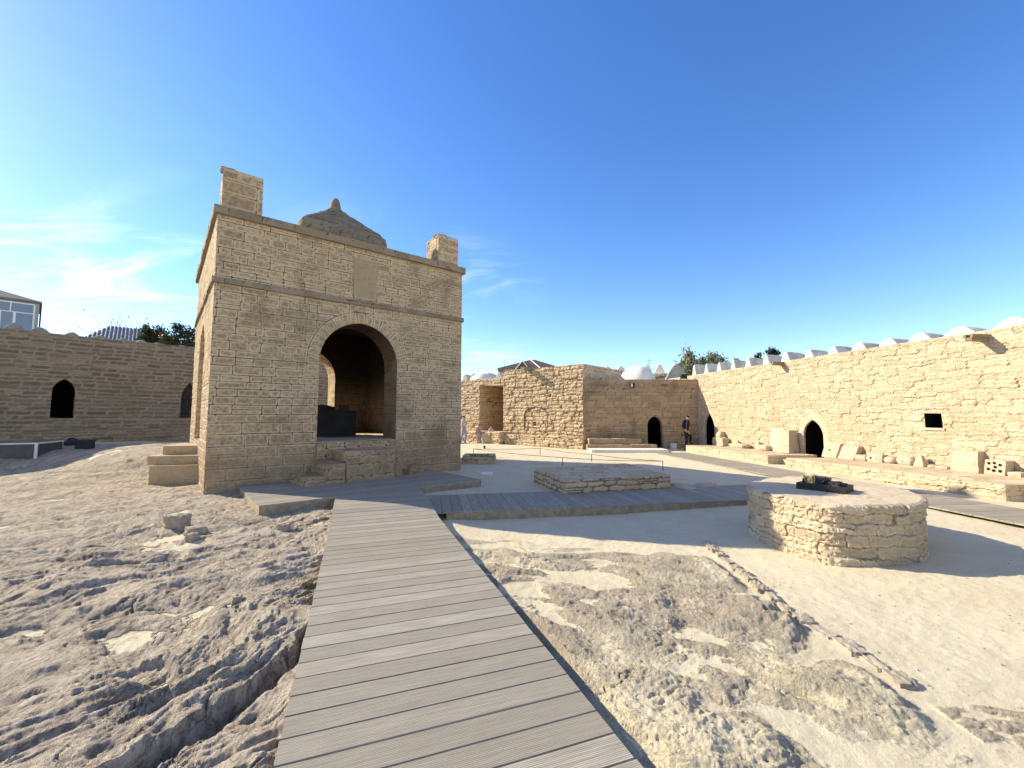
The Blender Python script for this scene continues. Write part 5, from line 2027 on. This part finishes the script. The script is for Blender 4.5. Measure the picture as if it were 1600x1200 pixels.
for k, (du, dz) in enumerate(((-.28, .72), (-.02, .76), (.25, .66), (.02, .5), (-.3, .34), (-.05, .26), (.25, .26))):
    acc = Acc()
    q_ = np.array([*(c_ + WRN * (.142 - .05 * dz) + wd * w_ * (du + .04)), PZ + h_ * dz])
    acc.tube([q_ - [*(WRN * .05), 0], q_ + [*(WRN * .012), 0]], .034, 10)
    acc.build('hole', M['shade_black'], o_, fix=True)  # black plugs painted as shaded holes
cs('low_stone', 'low pale stone at the near end beyond the block with seven holes', 1592, 745, 24, 8, .3, seed=26, rnd=.4)

# ------------------------------------------------------------------ edging of flat stones between sand and rock
ks = np.array(KERB)
seg = np.concatenate([[0], np.cumsum(np.hypot(*np.diff(ks, axis=0).T))])
s_ = .42
k = 0
rg = random.Random(8)
while s_ < 3.8:
    L_ = rg.uniform(.12, .26)
    x_, y_ = np.interp(s_ + L_ / 2, seg, ks[:, 0]), np.interp(s_ + L_ / 2, seg, ks[:, 1])
    x2, y2 = np.interp(s_ + L_ / 2 + .05, seg, ks[:, 0]), np.interp(s_ + L_ / 2 + .05, seg, ks[:, 1])
    acc = Acc()
    rough_stone(acc, (x_ + rg.uniform(-.02, .02), y_, gz(x_, y_) - .05), (L_ * .95, rg.uniform(.085, .14), rg.uniform(.075, .105)), math.atan2(y2 - y_, x2 - x_) + rg.uniform(-.3, .3),
                (rg.uniform(-.1, .1), 0), 300 + k, 16, .14, .3, tint=rg.random())
    o_ = acc.build('edging_stone', M['edge_stone'], smooth=True)
    tag(o_, 'flat grey edging stone set in the row between the sand and the rock', 'edging stone', 'flat edging stones set in a row')
    s_ += L_ + rg.uniform(.0, .05)
    k += 1
# loose stones on the left-hand rock
for k, (px_, py_, w_, h_, lab) in enumerate(((277, 823, 28, 18, 'angular brown boulder on the rock straight below the stacked slabs'),
                                             (306, 835, 26, 12, 'smaller lumpy stone right of the angular brown boulder'),
                                             (300, 842, 16, 8, 'little flat stone under the lumpy stone'),
                                             (370, 943, 16, 12, 'round pebble resting in the rock cleft left of the boardwalk'),
                                             (443, 828, 18, 10, 'dark small stone on the rock near the deck corner'))):
    p_ = hit(px_, py_)
    s_ = p_[1] / FPX
    acc = Acc()
    rough_stone(acc, (p_[0], p_[1], p_[2] - .03), (w_ * s_, w_ * s_ * .8, h_ * s_ + .03), k * .7, seed=400 + k, n=16, amp=.12, round_=.4, tint=.4)
    tag(acc.build('loose_stone', M['edge_stone'], smooth=True), lab, 'stone')

# moss and grass beside the boardwalk
acc = Acc()
rg = np.random.RandomState(6)
for (px_, py_, n_, sp_) in ((486, 915, 170, .07), (489, 932, 110, .06), (478, 905, 60, .05)):
    p_ = hit(px_, py_)
    for j in range(n_):
        x_, y_ = p_[0] + rg.normal(0, sp_), p_[1] + rg.normal(0, sp_)
        z_ = p_[2] - .01
        a_ = rg.rand() * 6.28
        hh_ = rg.uniform(.015, .05)
        dx, dy = math.cos(a_) * .004, math.sin(a_) * .004
        lx, ly = rg.normal(0, .02, 2)
        acc.add([(x_ - dx, y_ - dy, z_), (x_ + dx, y_ + dy, z_), (x_ + lx, y_ + ly, z_ + hh_)], np.array([[0, 1, 2]]), rg.rand())
tag(acc.build('grass', M['grass']), kind='stuff')

# loose gravel on the sand right of the boardwalk
rg = np.random.RandomState(12)
n_ = 3000
gx = rg.uniform(.2, 9.0, n_); gy = 1.6 + 6.0 * rg.rand(n_) ** 1.3
bp_g = (gx - BW0[0]) * BWP[0] + (gy - BW0[1]) * BWP[1]
ok_ = (bp_g > BWW + .1) & (np.hypot(gx - 4.80, gy - 6.62) > 1.6) & (gx < 1.1 * gy + .6) & (gy < 7.5 + .19 * (gx - .5))
gx, gy = gx[ok_], gy[ok_]
gh = ground_h(gx, gy)[0]
oc = np.array([(1, 0, 0), (0, 1, 0), (-1, 0, 0), (0, -1, 0), (0, 0, 1), (0, 0, -1)], float)
of = np.array([(0, 1, 4), (1, 2, 4), (2, 3, 4), (3, 0, 4), (1, 0, 5), (2, 1, 5), (3, 2, 5), (0, 3, 5)])
k_ = len(gx)
sz_ = .0025 + .010 * rg.rand(k_) ** 5 + .003 * rg.rand(k_)
vv = oc[None] * (sz_[:, None, None] * rg.uniform(.6, 1.3, (k_, 6, 1))) * np.array([1, 1, .7])
an_ = rg.rand(k_) * 6.28
ca, sa = np.cos(an_)[:, None], np.sin(an_)[:, None]
vx = vv[..., 0] * ca - vv[..., 1] * sa + gx[:, None]
vy = vv[..., 0] * sa + vv[..., 1] * ca + gy[:, None]
vz = vv[..., 2] + gh[:, None] + sz_[:, None] * .25
acc = Acc()
acc.add(np.stack([vx, vy, vz], -1).reshape(-1, 3), (of[None] + (np.arange(k_) * 6)[:, None, None]).reshape(-1, 3), np.repeat(rg.rand(k_), 6))
tag(acc.build('gravel', M['edge_stone']), kind='stuff')

# ------------------------------------------------------------------ people
def skinned(name, nodes, edges, mat, parent=None, sub=2, root=0):
    """nodes: (xyz, (rx, ry)); grown into one continuous surface"""
    me = bpy.data.meshes.new(name)
    me.from_pydata([n[0] for n in nodes], edges, [])
    o = bpy.data.objects.new(name, me)
    COL.objects.link(o)
    sm = o.modifiers.new('s', 'SKIN')
    sm.use_smooth_shade = True
    for i, n in enumerate(nodes):
        r = n[1] if isinstance(n[1], tuple) else (n[1], n[1])
        me.skin_vertices[0].data[i].radius = r
        me.skin_vertices[0].data[i].use_root = (i == root)
    sb = o.modifiers.new('d', 'SUBSURF')
    sb.levels = sub
    sb.render_levels = sub
    dg = bpy.context.evaluated_depsgraph_get()
    m2 = bpy.data.meshes.new_from_object(o.evaluated_get(dg))
    bpy.data.objects.remove(o)
    m2.name = name
    m2.materials.clear()
    m2.materials.append(mat)
    for p in m2.polygons:
        p.use_smooth = True
    return put(bpy.data.objects.new(name, m2), parent)


def person(label, loc, rot, H, J, cols, hair_len=.0):
    """J: joints for a figure 1.75 m tall facing -y, x to its left"""
    root = thing('person', label, 'person', loc)
    k = H / 1.75
    base = dict(pel=(0, 0, .95), sp=(0, .0, 1.12), ch=(0, .01, 1.32), nk=(0, .0, 1.48), ck=(0, -.015, 1.55), hd=(0, -.02, 1.64), tp=(0, -.01, 1.71),
                shL=(.17, .01, 1.42), elL=(.22, .02, 1.13), wrL=(.23, -.05, .90), shR=(-.17, .01, 1.42), elR=(-.22, .02, 1.13), wrR=(-.23, -.05, .90),
                hpL=(.09, 0, .90), knL=(.10, -.02, .50), anL=(.10, .02, .08), toL=(.11, -.15, .035), hpR=(-.09, 0, .90), knR=(-.10, -.02, .50), anR=(-.10, .02, .08), toR=(-.11, -.15, .035))
    base.update(J)
    c, s = math.cos(rot), math.sin(rot)
    T = lambda p: Vector((loc[0] + (p[0] * c - p[1] * s) * k, loc[1] + (p[0] * s + p[1] * c) * k, loc[2] + p[2] * k))
    Q = {n: T(p) for n, p in base.items()}
    nodes, edges, ix = [], [], {}

    def nd(n, p, r):
        ix[n] = len(nodes)
        nodes.append((tuple(p), tuple(x * k for x in r) if isinstance(r, tuple) else r * k))
    for n, r in (('pel', (.15, .105)), ('sp', (.135, .095)), ('ch', (.155, .105)), ('nk', .058), ('ck', (.065, .075)), ('hd', (.078, .095)), ('tp', (.062, .075)),
                 ('shL', .058), ('elL', .042), ('wrL', .028), ('shR', .058), ('elR', .042), ('wrR', .028),
                 ('hpL', .088), ('knL', .058), ('anL', .038), ('toL', .034), ('hpR', .088), ('knR', .058), ('anR', .038), ('toR', .034)):
        nd(n, Q[n], r)
    E_ = [('pel', 'sp'), ('sp', 'ch'), ('ch', 'nk'), ('nk', 'ck'), ('ck', 'hd'), ('hd', 'tp'), ('ch', 'shL'), ('shL', 'elL'), ('elL', 'wrL'), ('ch', 'shR'), ('shR', 'elR'), ('elR', 'wrR'),
          ('pel', 'hpL'), ('hpL', 'knL'), ('knL', 'anL'), ('anL', 'toL'), ('pel', 'hpR'), ('hpR', 'knR'), ('knR', 'anR'), ('anR', 'toR')]
    edges = [(ix[a], ix[b]) for a, b in E_]
    # palms and five fingers each
    for sd, sg in (('L', 1), ('R', -1)):
        d = (Q['wr' + sd] - Q['el' + sd]).normalized()
        f = Vector((-s * -1, -c, 0)) if False else Vector((s, -c, 0))
        lat = d.cross(f)
        lat = lat.normalized() if lat.length > .1 else Vector((c, s, 0))
        fw = lat.cross(d).normalized()
        pm = Q['wr' + sd] + d * .07 * k
        nd('pm' + sd, pm, (.034, .020))
        edges.append((ix['wr' + sd], ix['pm' + sd]))
        for q, (o_, L_) in enumerate(((-.030, .055), (-.010, .068), (.010, .074), (.030, .062))):
            a_ = pm + fw * o_ * k + d * .03 * k
            b_ = a_ + d * L_ * .5 * k
            e_ = b_ + (d * .8 + lat * .35 * sg).normalized() * L_ * .5 * k
            for nm, p_, r_ in (('a', a_, .010), ('b', b_, .009), ('c', e_, .007)):
                nd(f'f{sd}{q}{nm}', p_, r_)
            edges += [(ix['pm' + sd], ix[f'f{sd}{q}a']), (ix[f'f{sd}{q}a'], ix[f'f{sd}{q}b']), (ix[f'f{sd}{q}b'], ix[f'f{sd}{q}c'])]
        t1 = Q['wr' + sd] + d * .04 * k - fw * -.036 * k
        t2 = t1 + (d * .7 + fw * .7).normalized() * .045 * k
        nd('ta' + sd, t1, .012)
        nd('tb' + sd, t2, .009)
        edges += [(ix['pm' + sd], ix['ta' + sd]), (ix['ta' + sd], ix['tb' + sd])]
    F = Vector((s, -c, 0))
    up = (Q['tp'] - Q['ck']).normalized()
    nd('ns', Q['hd'] + F * .105 * k - up * .01 * k, .014)
    edges.append((ix['hd'], ix['ns']))
    skinned('body', nodes, edges, cols['skin'], root)

    def garment(nm, lst, ed, mat):
        skinned(nm, [(tuple(Q[n] if isinstance(n, str) else n), tuple(x * k for x in r) if isinstance(r, tuple) else r * k) for n, r in lst], ed, mat, root)
    mid = Q['wrL'] * .9 + Q['elL'] * .1
    midR = Q['wrR'] * .9 + Q['elR'] * .1
    garment('top', [(Q['pel'] * .75 + Q['sp'] * .25, (.175, .135)), ('sp', (.165, .125)), ('ch', (.185, .135)), (Q['nk'] - Vector((0, 0, .02)), .075), ('shL', .078), ('elL', .060), (mid, .046), ('shR', .078), ('elR', .060), (midR, .046)],
            [(0, 1), (1, 2), (2, 3), (2, 4), (4, 5), (5, 6), (2, 7), (7, 8), (8, 9)], cols['top'])
    garment('trousers', [('pel', (.170, .125)), ('hpL', .108), ('knL', .078), ('anL', .060), ('hpR', .108), ('knR', .078), ('anR', .060), (Q['pel'] * .7 + Q['sp'] * .3, (.155, .115))],
            [(0, 1), (1, 2), (2, 3), (0, 4), (4, 5), (5, 6), (0, 7)], cols['legs'])
    for sd in 'LR':
        he = Q['an' + sd] - (Q['to' + sd] - Q['an' + sd]) * .3
        garment('shoe', [((he.x, he.y, Q['to' + sd].z + .01 * k), .045), ((Q['an' + sd].x, Q['an' + sd].y, Q['to' + sd].z + .02 * k), .05), ('to' + sd, (.05, .04))], [(0, 1), (1, 2)], cols['shoe'])
    hb = Q['hd'] - F * .022 * k + up * .012 * k
    garment('hair', [(hb - up * (.05 + hair_len) * k - F * .03 * k, (.07, .05)), (hb, (.092, .095)), (hb + up * .06 * k, (.075, .08))], [(0, 1), (1, 2)], cols['hair'])
    # eyes, brows and mouth
    R_ = up.cross(F).normalized()
    for sg in (-1, 1):
        acc = Acc()
        e_ = Q['hd'] + F * .088 * k + R_ * .032 * sg * k + up * .008 * k
        acc.tube([tuple(e_ - F * .01 * k), tuple(e_ + F * .008 * k)], .011 * k, 8)
        acc.build('eye', M['iron'], root, fix=True)
    m_ = Q['ck'] + F * .080 * k + up * .022 * k
    acc = Acc()
    acc.tube([tuple(m_ - R_ * .022 * k), tuple(m_ + R_ * .022 * k)], .006 * k, 6)
    acc.build('mouth', M['iron'], root, fix=True)
    return root


skin_m = plain_mat('skin', (.42, .26, .18), .6, .1)
hair_m = plain_mat('dark_hair', (.02, .016, .013), .6, .3)
blk = plain_mat('black_cloth', (.018, .018, .022), .85, .3)
dkj = plain_mat('dark_trousers', (.022, .022, .026), .85, .3)
pnk = plain_mat('pink_cloth', (.62, .34, .36), .85, .15)
lgt = plain_mat('light_jacket', (.58, .55, .52), .85, .15)
jean = plain_mat('pale_jeans', (.40, .42, .47), .85, .2)
wht = plain_mat('white_shoe', (.7, .68, .65), .7, .1)

gy = -.02
person('person in dark clothes stepping up onto the platform by the corner door', (8.62, 21.30, -.02), math.pi / 2 + .15, 1.78,
       dict(pel=(0, .03, .94), sp=(0, .01, 1.11), ch=(0, -.04, 1.31), nk=(0, -.09, 1.47), ck=(0, -.13, 1.53), hd=(0, -.15, 1.62), tp=(0, -.14, 1.70),
            shL=(.17, -.05, 1.41), elL=(.20, .04, 1.14), wrL=(.19, -.10, .95), shR=(-.17, -.03, 1.41), elR=(-.21, .07, 1.14), wrR=(-.2, -.02, .92),
            hpL=(.09, .02, .90), knL=(.10, -.30, .70), anL=(.10, -.27, .35), toL=(.11, -.43, .31), hpR=(-.09, .03, .90), knR=(-.10, .03, .50), anR=(-.10, .10, .09)),
       dict(skin=skin_m, hair=hair_m, top=blk, legs=dkj, shoe=blk))
p_ = unY(724.5, 692, 26.4)
person('person in pale jacket and jeans half hidden by the temple corner', (p_[0], p_[1], -.04), 1.2, 1.76,
       dict(toL=(.11, -.17, .035), anL=(.10, -.02, .08), knL=(.10, -.10, .50), anR=(-.10, .18, .10), knR=(-.10, .05, .5), toR=(-.11, .04, .035), elL=(.22, .08, 1.15), wrL=(.22, .02, .92)),
       dict(skin=skin_m, hair=hair_m, top=lgt, legs=jean, shoe=wht))
p_ = unY(748.5, 693, 26.2)
person('child in a pink top standing beside the squared stone block', (p_[0], p_[1], -.04), -.5, 1.26,
       dict(elL=(.23, -.05, 1.16), wrL=(.14, -.20, 1.10), elR=(-.23, -.05, 1.16), wrR=(-.14, -.2, 1.10)), dict(skin=skin_m, hair=hair_m, top=pnk, legs=pnk, shoe=wht), .06)
p_ = unz(764, 694, -.05)
person('child in a pale pink top sitting on the squared stone block', (p_[0] + .12, p_[1] + .05, .03), .4, 1.05,
       dict(knL=(.10, -.36, .86), anL=(.10, -.40, .50), toL=(.11, -.52, .47), knR=(-.10, -.36, .86), anR=(-.10, -.38, .50), toR=(-.11, -.5, .47), wrL=(.12, -.22, .95), wrR=(-.12, -.22, .95)),
       dict(skin=skin_m, hair=hair_m, top=plain_mat('pale_pink_cloth', (.66, .48, .46), .85, .12), legs=jean, shoe=wht))

# ------------------------------------------------------------------ trees behind the walls
def tree(name, label, base, htop, R, crown_lo, mat, n=5200, seed=1, leaf=.09, limbs=9, squash=1.0, up=.3, sparse=0.0, group=None, thin=1.0):
    rg = np.random.RandomState(seed)
    root = thing(name, label, 'tree', (base[0], base[1], 0), group)
    acc = Acc()
    top = np.array([base[0], base[1], htop])
    tr = (.035 * htop + .05) * thin
    acc.tube([(base[0], base[1], -.2), (base[0] + .05, base[1], crown_lo * .6), (base[0] - .04, base[1] + .05, crown_lo), (base[0], base[1], (crown_lo + htop) / 2)], [tr, tr * .8, tr * .65, tr * .25], 9)
    tips = []
    for i in range(limbs):
        a = rg.rand() * 6.28
        z0 = crown_lo * rg.uniform(.75, 1.05)
        rr_ = R * rg.uniform(.45, .98)
        z1 = crown_lo + (htop - crown_lo) * rg.uniform(.35, 1.0)
        rr_ *= math.sqrt(max(.12, 1 - ((z1 - crown_lo) / (htop - crown_lo) - .35) ** 2 / .55))
        p0 = np.array([base[0], base[1], z0])
        p3 = np.array([base[0] + math.cos(a) * rr_, base[1] + math.sin(a) * rr_, z1])
        p1 = p0 * .6 + p3 * .4 + [0, 0, -.1 * R]
        acc.tube([p0, p1, p0 * .25 + p3 * .75 + [0, 0, .05 * R], p3], [tr * .35, tr * .25, tr * .14, .012], 6)
        tips.append(p3)
        for j in range(5):
            b = p1 + (p3 - p1) * rg.uniform(.1, 1)
            d = rg.normal(0, 1, 3) * [1, 1, .5] + [0, 0, up * 2]
            d = d / np.linalg.norm(d) * R * rg.uniform(.2, .5)
            e = b + d
            acc.tube([b, b + d * .5 + rg.normal(0, .04 * R, 3), e], [tr * .1, tr * .06, .008], 5)
            tips.append(e)
    acc.build('trunk', M['bark'], root, fix=True)
    tips = np.array(tips)
    acc = Acc()
    per = int(n / len(tips))
    V, Tn = [], []
    for p in tips:
        if rg.rand() < sparse:
            continue
        cl_ = R * rg.uniform(.12, .26)
        m = int(per * rg.uniform(.5, 1.5))
        c = p + rg.normal(0, 1, (m, 3)) * cl_ * np.array([1, 1, .8 * squash])
        d1 = rg.normal(0, 1, (m, 3)) + [0, 0, up * 2]
        d1 /= np.linalg.norm(d1, axis=1)[:, None]
        d2 = np.cross(d1, rg.normal(0, 1, (m, 3)))
        d2 /= np.linalg.norm(d2, axis=1)[:, None] + 1e-9
        L = leaf * rg.uniform(.6, 1.4, (m, 1))
        wd_ = L * .38
        q = np.stack([c - d1 * L * .5, c + d2 * wd_ * .5, c + d1 * L * .5, c - d2 * wd_ * .5], 1)
        V.append(q.reshape(-1, 3))
        Tn.append(np.repeat(np.clip(rg.rand() * .5 + rg.rand(m) * .5, 0, 1), 4))
    V = np.concatenate(V)
    acc.add(V, np.arange(len(V)).reshape(-1, 4), np.concatenate(Tn))
    acc.build('crown', M[mat], root)
    return root


def tree_px(name, label, px, ptop, wpx, Y, lo, mat, **kw):
    p = unY(px, ptop, Y)
    return tree(name, label, p[:2], p[2], wpx / 2 / FPX * Y, lo, mat, **kw)


tree_px('bushy_tree', 'dense dark green tree behind the left range nearest the temple', 287, 512, 62, 31, 4.6, 'leaf_dark', seed=3, n=9000, leaf=.24, limbs=16)
tree_px('bushy_tree', 'dark green bushy tree beside the tiled roof behind the left range', 241, 514, 42, 31.5, 4.6, 'leaf_dark', seed=5, n=6500, leaf=.22, limbs=13)
tree_px('sparse_tree', 'almost leafless thin tree behind the ridged tiled roof', 178, 490, 90, 50, 8.5, 'leaf_dry', seed=7, n=200, leaf=.3, limbs=14, sparse=.5, thin=.35)
tree_px('feathery_tree', 'feathery grey green tree behind the grey corner vault', 1083, 554, 40, 40, 5.0, 'leaf_grey', seed=9, n=5200, leaf=.30, limbs=15, up=.9, squash=1.6)
tree_px('feathery_tree', 'feathery grey green tree behind the small vaults right of the corner vault', 1119, 557, 34, 41, 5.0, 'leaf_grey', seed=10, n=4200, leaf=.30, limbs=13, up=.9, squash=1.6)
tree_px('feathery_tree', 'lowest grey green tree tip peeping between two vaults', 1155, 559, 14, 42, 5.5, 'leaf_grey', seed=12, n=1400, leaf=.28, limbs=7, up=.9)
tree_px('feathery_tree', 'dark feathery tree left of the gap above the long wall', 1180, 556, 20, 38, 5.4, 'leaf_dark', seed=13, n=1700, leaf=.28, limbs=9, up=1.0)
tree_px('feathery_tree', 'tallest dark feathery tree above the stone water spout', 1208, 550, 24, 38, 5.4, 'leaf_dark', seed=14, n=1900, leaf=.28, limbs=9, up=1.0)

# ------------------------------------------------------------------ houses beyond the walls
hs = thing('glazed_house', 'house top with white framed glazing under a grey hipped roof', 'house', (-55, 47, 0))
Yh = 46.0
pr = unY(62, 475, Yh)
ez = unY(62, 475, Yh)[2]
fd2 = np.array([.66, .7513]); fL = 9.5
pl0 = np.array([*(pr[:2] - fd2 * fL), ez])
fb = np.array([-fd2[1], fd2[0]])
acc = Acc()
acc.prism([pl0[:2], pr[:2], pr[:2] + fb * 7, pl0[:2] + fb * 7], -.3, ez)
acc.build('wall', M['render'], hs, fix=True)
acc = Acc()
ov_ = .18
rq = [pl0[:2] - fd2 * ov_ - fb * ov_, pr[:2] + fd2 * ov_ - fb * ov_, pr[:2] + fd2 * ov_ + fb * (7 + ov_), pl0[:2] - fd2 * ov_ + fb * (7 + ov_)]
rz = unY(8, 449, Yh - .4)
r1, r0 = pr[:2] - fd2 * 3.6 + fb * 3.5, pl0[:2] + fd2 * 3.6 + fb * 3.5
v = [(*q, ez + .02) for q in rq] + [(*r0, rz[2]), (*r1, rz[2])] + [(*q, ez + .22) for q in rq]
acc.add(v, [np.array([(0, 3, 2, 1), (0, 1, 7, 6), (1, 2, 8, 7), (2, 3, 9, 8), (3, 0, 6, 9), (6, 7, 5, 4), (8, 9, 4, 5)]), np.array([(7, 8, 5), (9, 6, 4)])])
acc.build('roof', M['roof_grey'], hs, fix=True)


def hpt(u, z, off):
    return (*(pl0[:2] + fd2 * u - fb * off), z)


def hbar(acc, u0, u1, z0, z1, t0, t1):
    a, b = pl0[:2] + fd2 * u0, pl0[:2] + fd2 * u1
    acc.prism([a - fb * t1, b - fb * t1, b - fb * t0, a - fb * t0], z0, z1)


gz0, gz1 = ez - 3.6, ez - .25
for u0, u1 in ((fL - 3.95, fL - .35), (fL - 8.1, fL - 4.15)):
    acc = Acc()
    hbar(acc, u0, u1, gz0, gz1, .0, .05)
    wnd = acc.build('window', M['glass'], hs, fix=True)
    acc = Acc()
    hbar(acc, u0, u1, gz1, gz1 + .12, 0, .09)
    hbar(acc, u0, u1, gz1 - 1.0, gz1 - .9, .04, .088)
    for f in (0, 1):
        u = u0 + (u1 - u0) * f
        hbar(acc, u - .07, u + .07, gz0, gz1, .0, .10)
    hbar(acc, u0 + (u1 - u0) * .52, u0 + (u1 - u0) * .52 + .1, gz1 - .9, gz1, .04, .09)
    for f in (.34, .62):
        u = u0 + (u1 - u0) * f
        hbar(acc, u - .1, u + .1, gz0, gz1 - 1.0, .04, .09)
    acc.build('frame', M['white_metal'], wnd, fix=True)
acc = Acc()
acc.tube([(*(pr[:2] + fd2 * .12 - fb * .1), -.2), (*(pr[:2] + fd2 * .12 - fb * .1), ez)], .07, 8)
acc.build('downpipe', M['iron'], hs, fix=True)

# house with ridged tiles
th_ = thing('tiled_house', 'house with ridged pale grey tiled roof behind the left range', 'house', (-33, 41, 0))
Yt = 40.0
e0t, e1t = unY(112, 524, Yt)[:2], unY(300, 524, Yt + 6)[:2]
tez = unY(112, 523, Yt)[2] - .8
td = (e1t - e0t); tL = np.hypot(*td); td /= tL
tb = np.array([-td[1], td[0]])
rzt = unY(147, 508.5, Yt + 4.5)[2]
acc = Acc()
acc.prism([e0t + td * .5 + tb * .4, e1t - td * .5 + tb * .4, e1t - td * .5 + tb * 8.6, e0t + td * .5 + tb * 8.6], -.3, tez)
acc.build('wall', M['render'], th_, fix=True)
acc = Acc()
nu, nv = 260, 90
U, V = np.meshgrid(np.linspace(0, 1, nu), np.linspace(0, 1, nv))
inset = 2.4 * V
X_ = inset + U * (tL - 2 * inset)
row = V * 13
wave_ = .075 * np.abs(np.sin(X_ * math.pi / .30)) + .05 * (row - np.floor(row))
for sg, flp in ((0, False), (1, True)):
    D_ = V * 4.5 if sg == 0 else 9.0 - V * 4.5
    P = np.stack([e0t[0] + td[0] * X_ + tb[0] * D_, e0t[1] + td[1] * X_ + tb[1] * D_, tez + (rzt - tez) * V + wave_], -1)
    acc.grid(P, np.clip(.35 + .5 * hsh(np.floor(X_ / .30), np.floor(row), 3) * (np.sin(X_ * 2 * math.pi / .30) > -.2) * ((row - np.floor(row)) > .3), 0, 1), .1, flip=flp)  # lighter ridges and darker laps paint in sun glints and shade
for sg in (0, 1):
    q = [e0t, e0t + tb * 9] if sg == 0 else [e1t, e1t + tb * 9]
    ap = (e0t + td * 2.4 if sg == 0 else e1t - td * 2.4) + tb * 4.5
    acc.add([(*q[0], tez), (*q[1], tez), (*ap, rzt + .02)], np.array([[0, 1, 2] if sg else [0, 2, 1]]), .2, .1)
acc.build('roof', M['tiles'], th_)

# brown roof in the middle distance
bh = thing('brown_roofed_house', 'distant house with brown hipped roof and small gable behind the honey block', 'house', (1.5, 60, 0))
cb = unY(832, 561.5, 60)
ebz = unY(832, 579, 60)[2]
wl = 60 / FPX
c0_ = np.array([cb[0], 60.0])
acc = Acc()
acc.prism([c0_ + (-3.9, -2.6), c0_ + (3.9, -2.6), c0_ + (3.9, 4), c0_ + (-3.9, 4)], -.3, ebz)
acc.build('wall', M['render'], bh, fix=True)
acc = Acc()
v = [(c0_[0] - 4.9, 57, ebz), (c0_[0] + 4.0, 57, ebz), (c0_[0] + 4.0, 64.5, ebz), (c0_[0] - 4.9, 64.5, ebz), (c0_[0] - .3, 60.5, cb[2]), (c0_[0] + .4, 60.5, cb[2])]
acc.add(v, [np.array([(0, 1, 5, 4), (2, 3, 4, 5), (0, 3, 2, 1)]), np.array([(1, 2, 5), (3, 0, 4)])], .5, .1)
rf_ = acc.build('roof', M['roof_brown'], bh, fix=True)
acc = Acc()
g_ = unY(816, 565, 57.5)
v = [(g_[0] - .95, 57.0, ebz - .2), (g_[0] + .95, 57.0, ebz - .2), (g_[0], 57.0, g_[2]), (g_[0] - .95, 60.0, ebz - .2), (g_[0] + .95, 60.0, ebz - .2), (g_[0], 60.0, g_[2])]
acc.add(v, [np.array([(0, 3, 5, 2), (1, 2, 5, 4)]), np.array([(0, 2, 1), (3, 4, 5)])], .5, .1)
acc.build('gable', M['roof_brown'], rf_, fix=True)
acc = Acc()
for a_, b_ in (((g_[0] - .97, 56.97, ebz - .2), (g_[0], 56.97, g_[2] + .04)), ((g_[0] + .97, 56.97, ebz - .2), (g_[0], 56.97, g_[2] + .04)),
               ((c0_[0] - .3, 60.4, cb[2] + .03), (c0_[0] + .9, 57.0, ebz + .05))):
    acc.tube([a_, b_], .07, 6)
acc.build('ridge_trim', M['plaster'], rf_, fix=True)

# aerial poles
for px_, y0, y1, Y_, lab in ((788, 590, 562, 50, 'thin aerial pole left of the brown hipped roof'), (1014, 575, 561, 48, 'thin aerial pole above the rear white vaults')):
    a_, b_ = unY(px_, y0, Y_), unY(px_, y1, Y_)
    acc = Acc()
    acc.tube([(a_[0], Y_, -.2), (b_[0], Y_, b_[2])], [.05, .02], 6)
    acc.tube([(b_[0] - .25, Y_, b_[2] - .15), (b_[0] + .25, Y_, b_[2] - .15)], .015, 5)
    tag(acc.build('aerial_pole', M['iron'], fix=True), lab, 'pole')
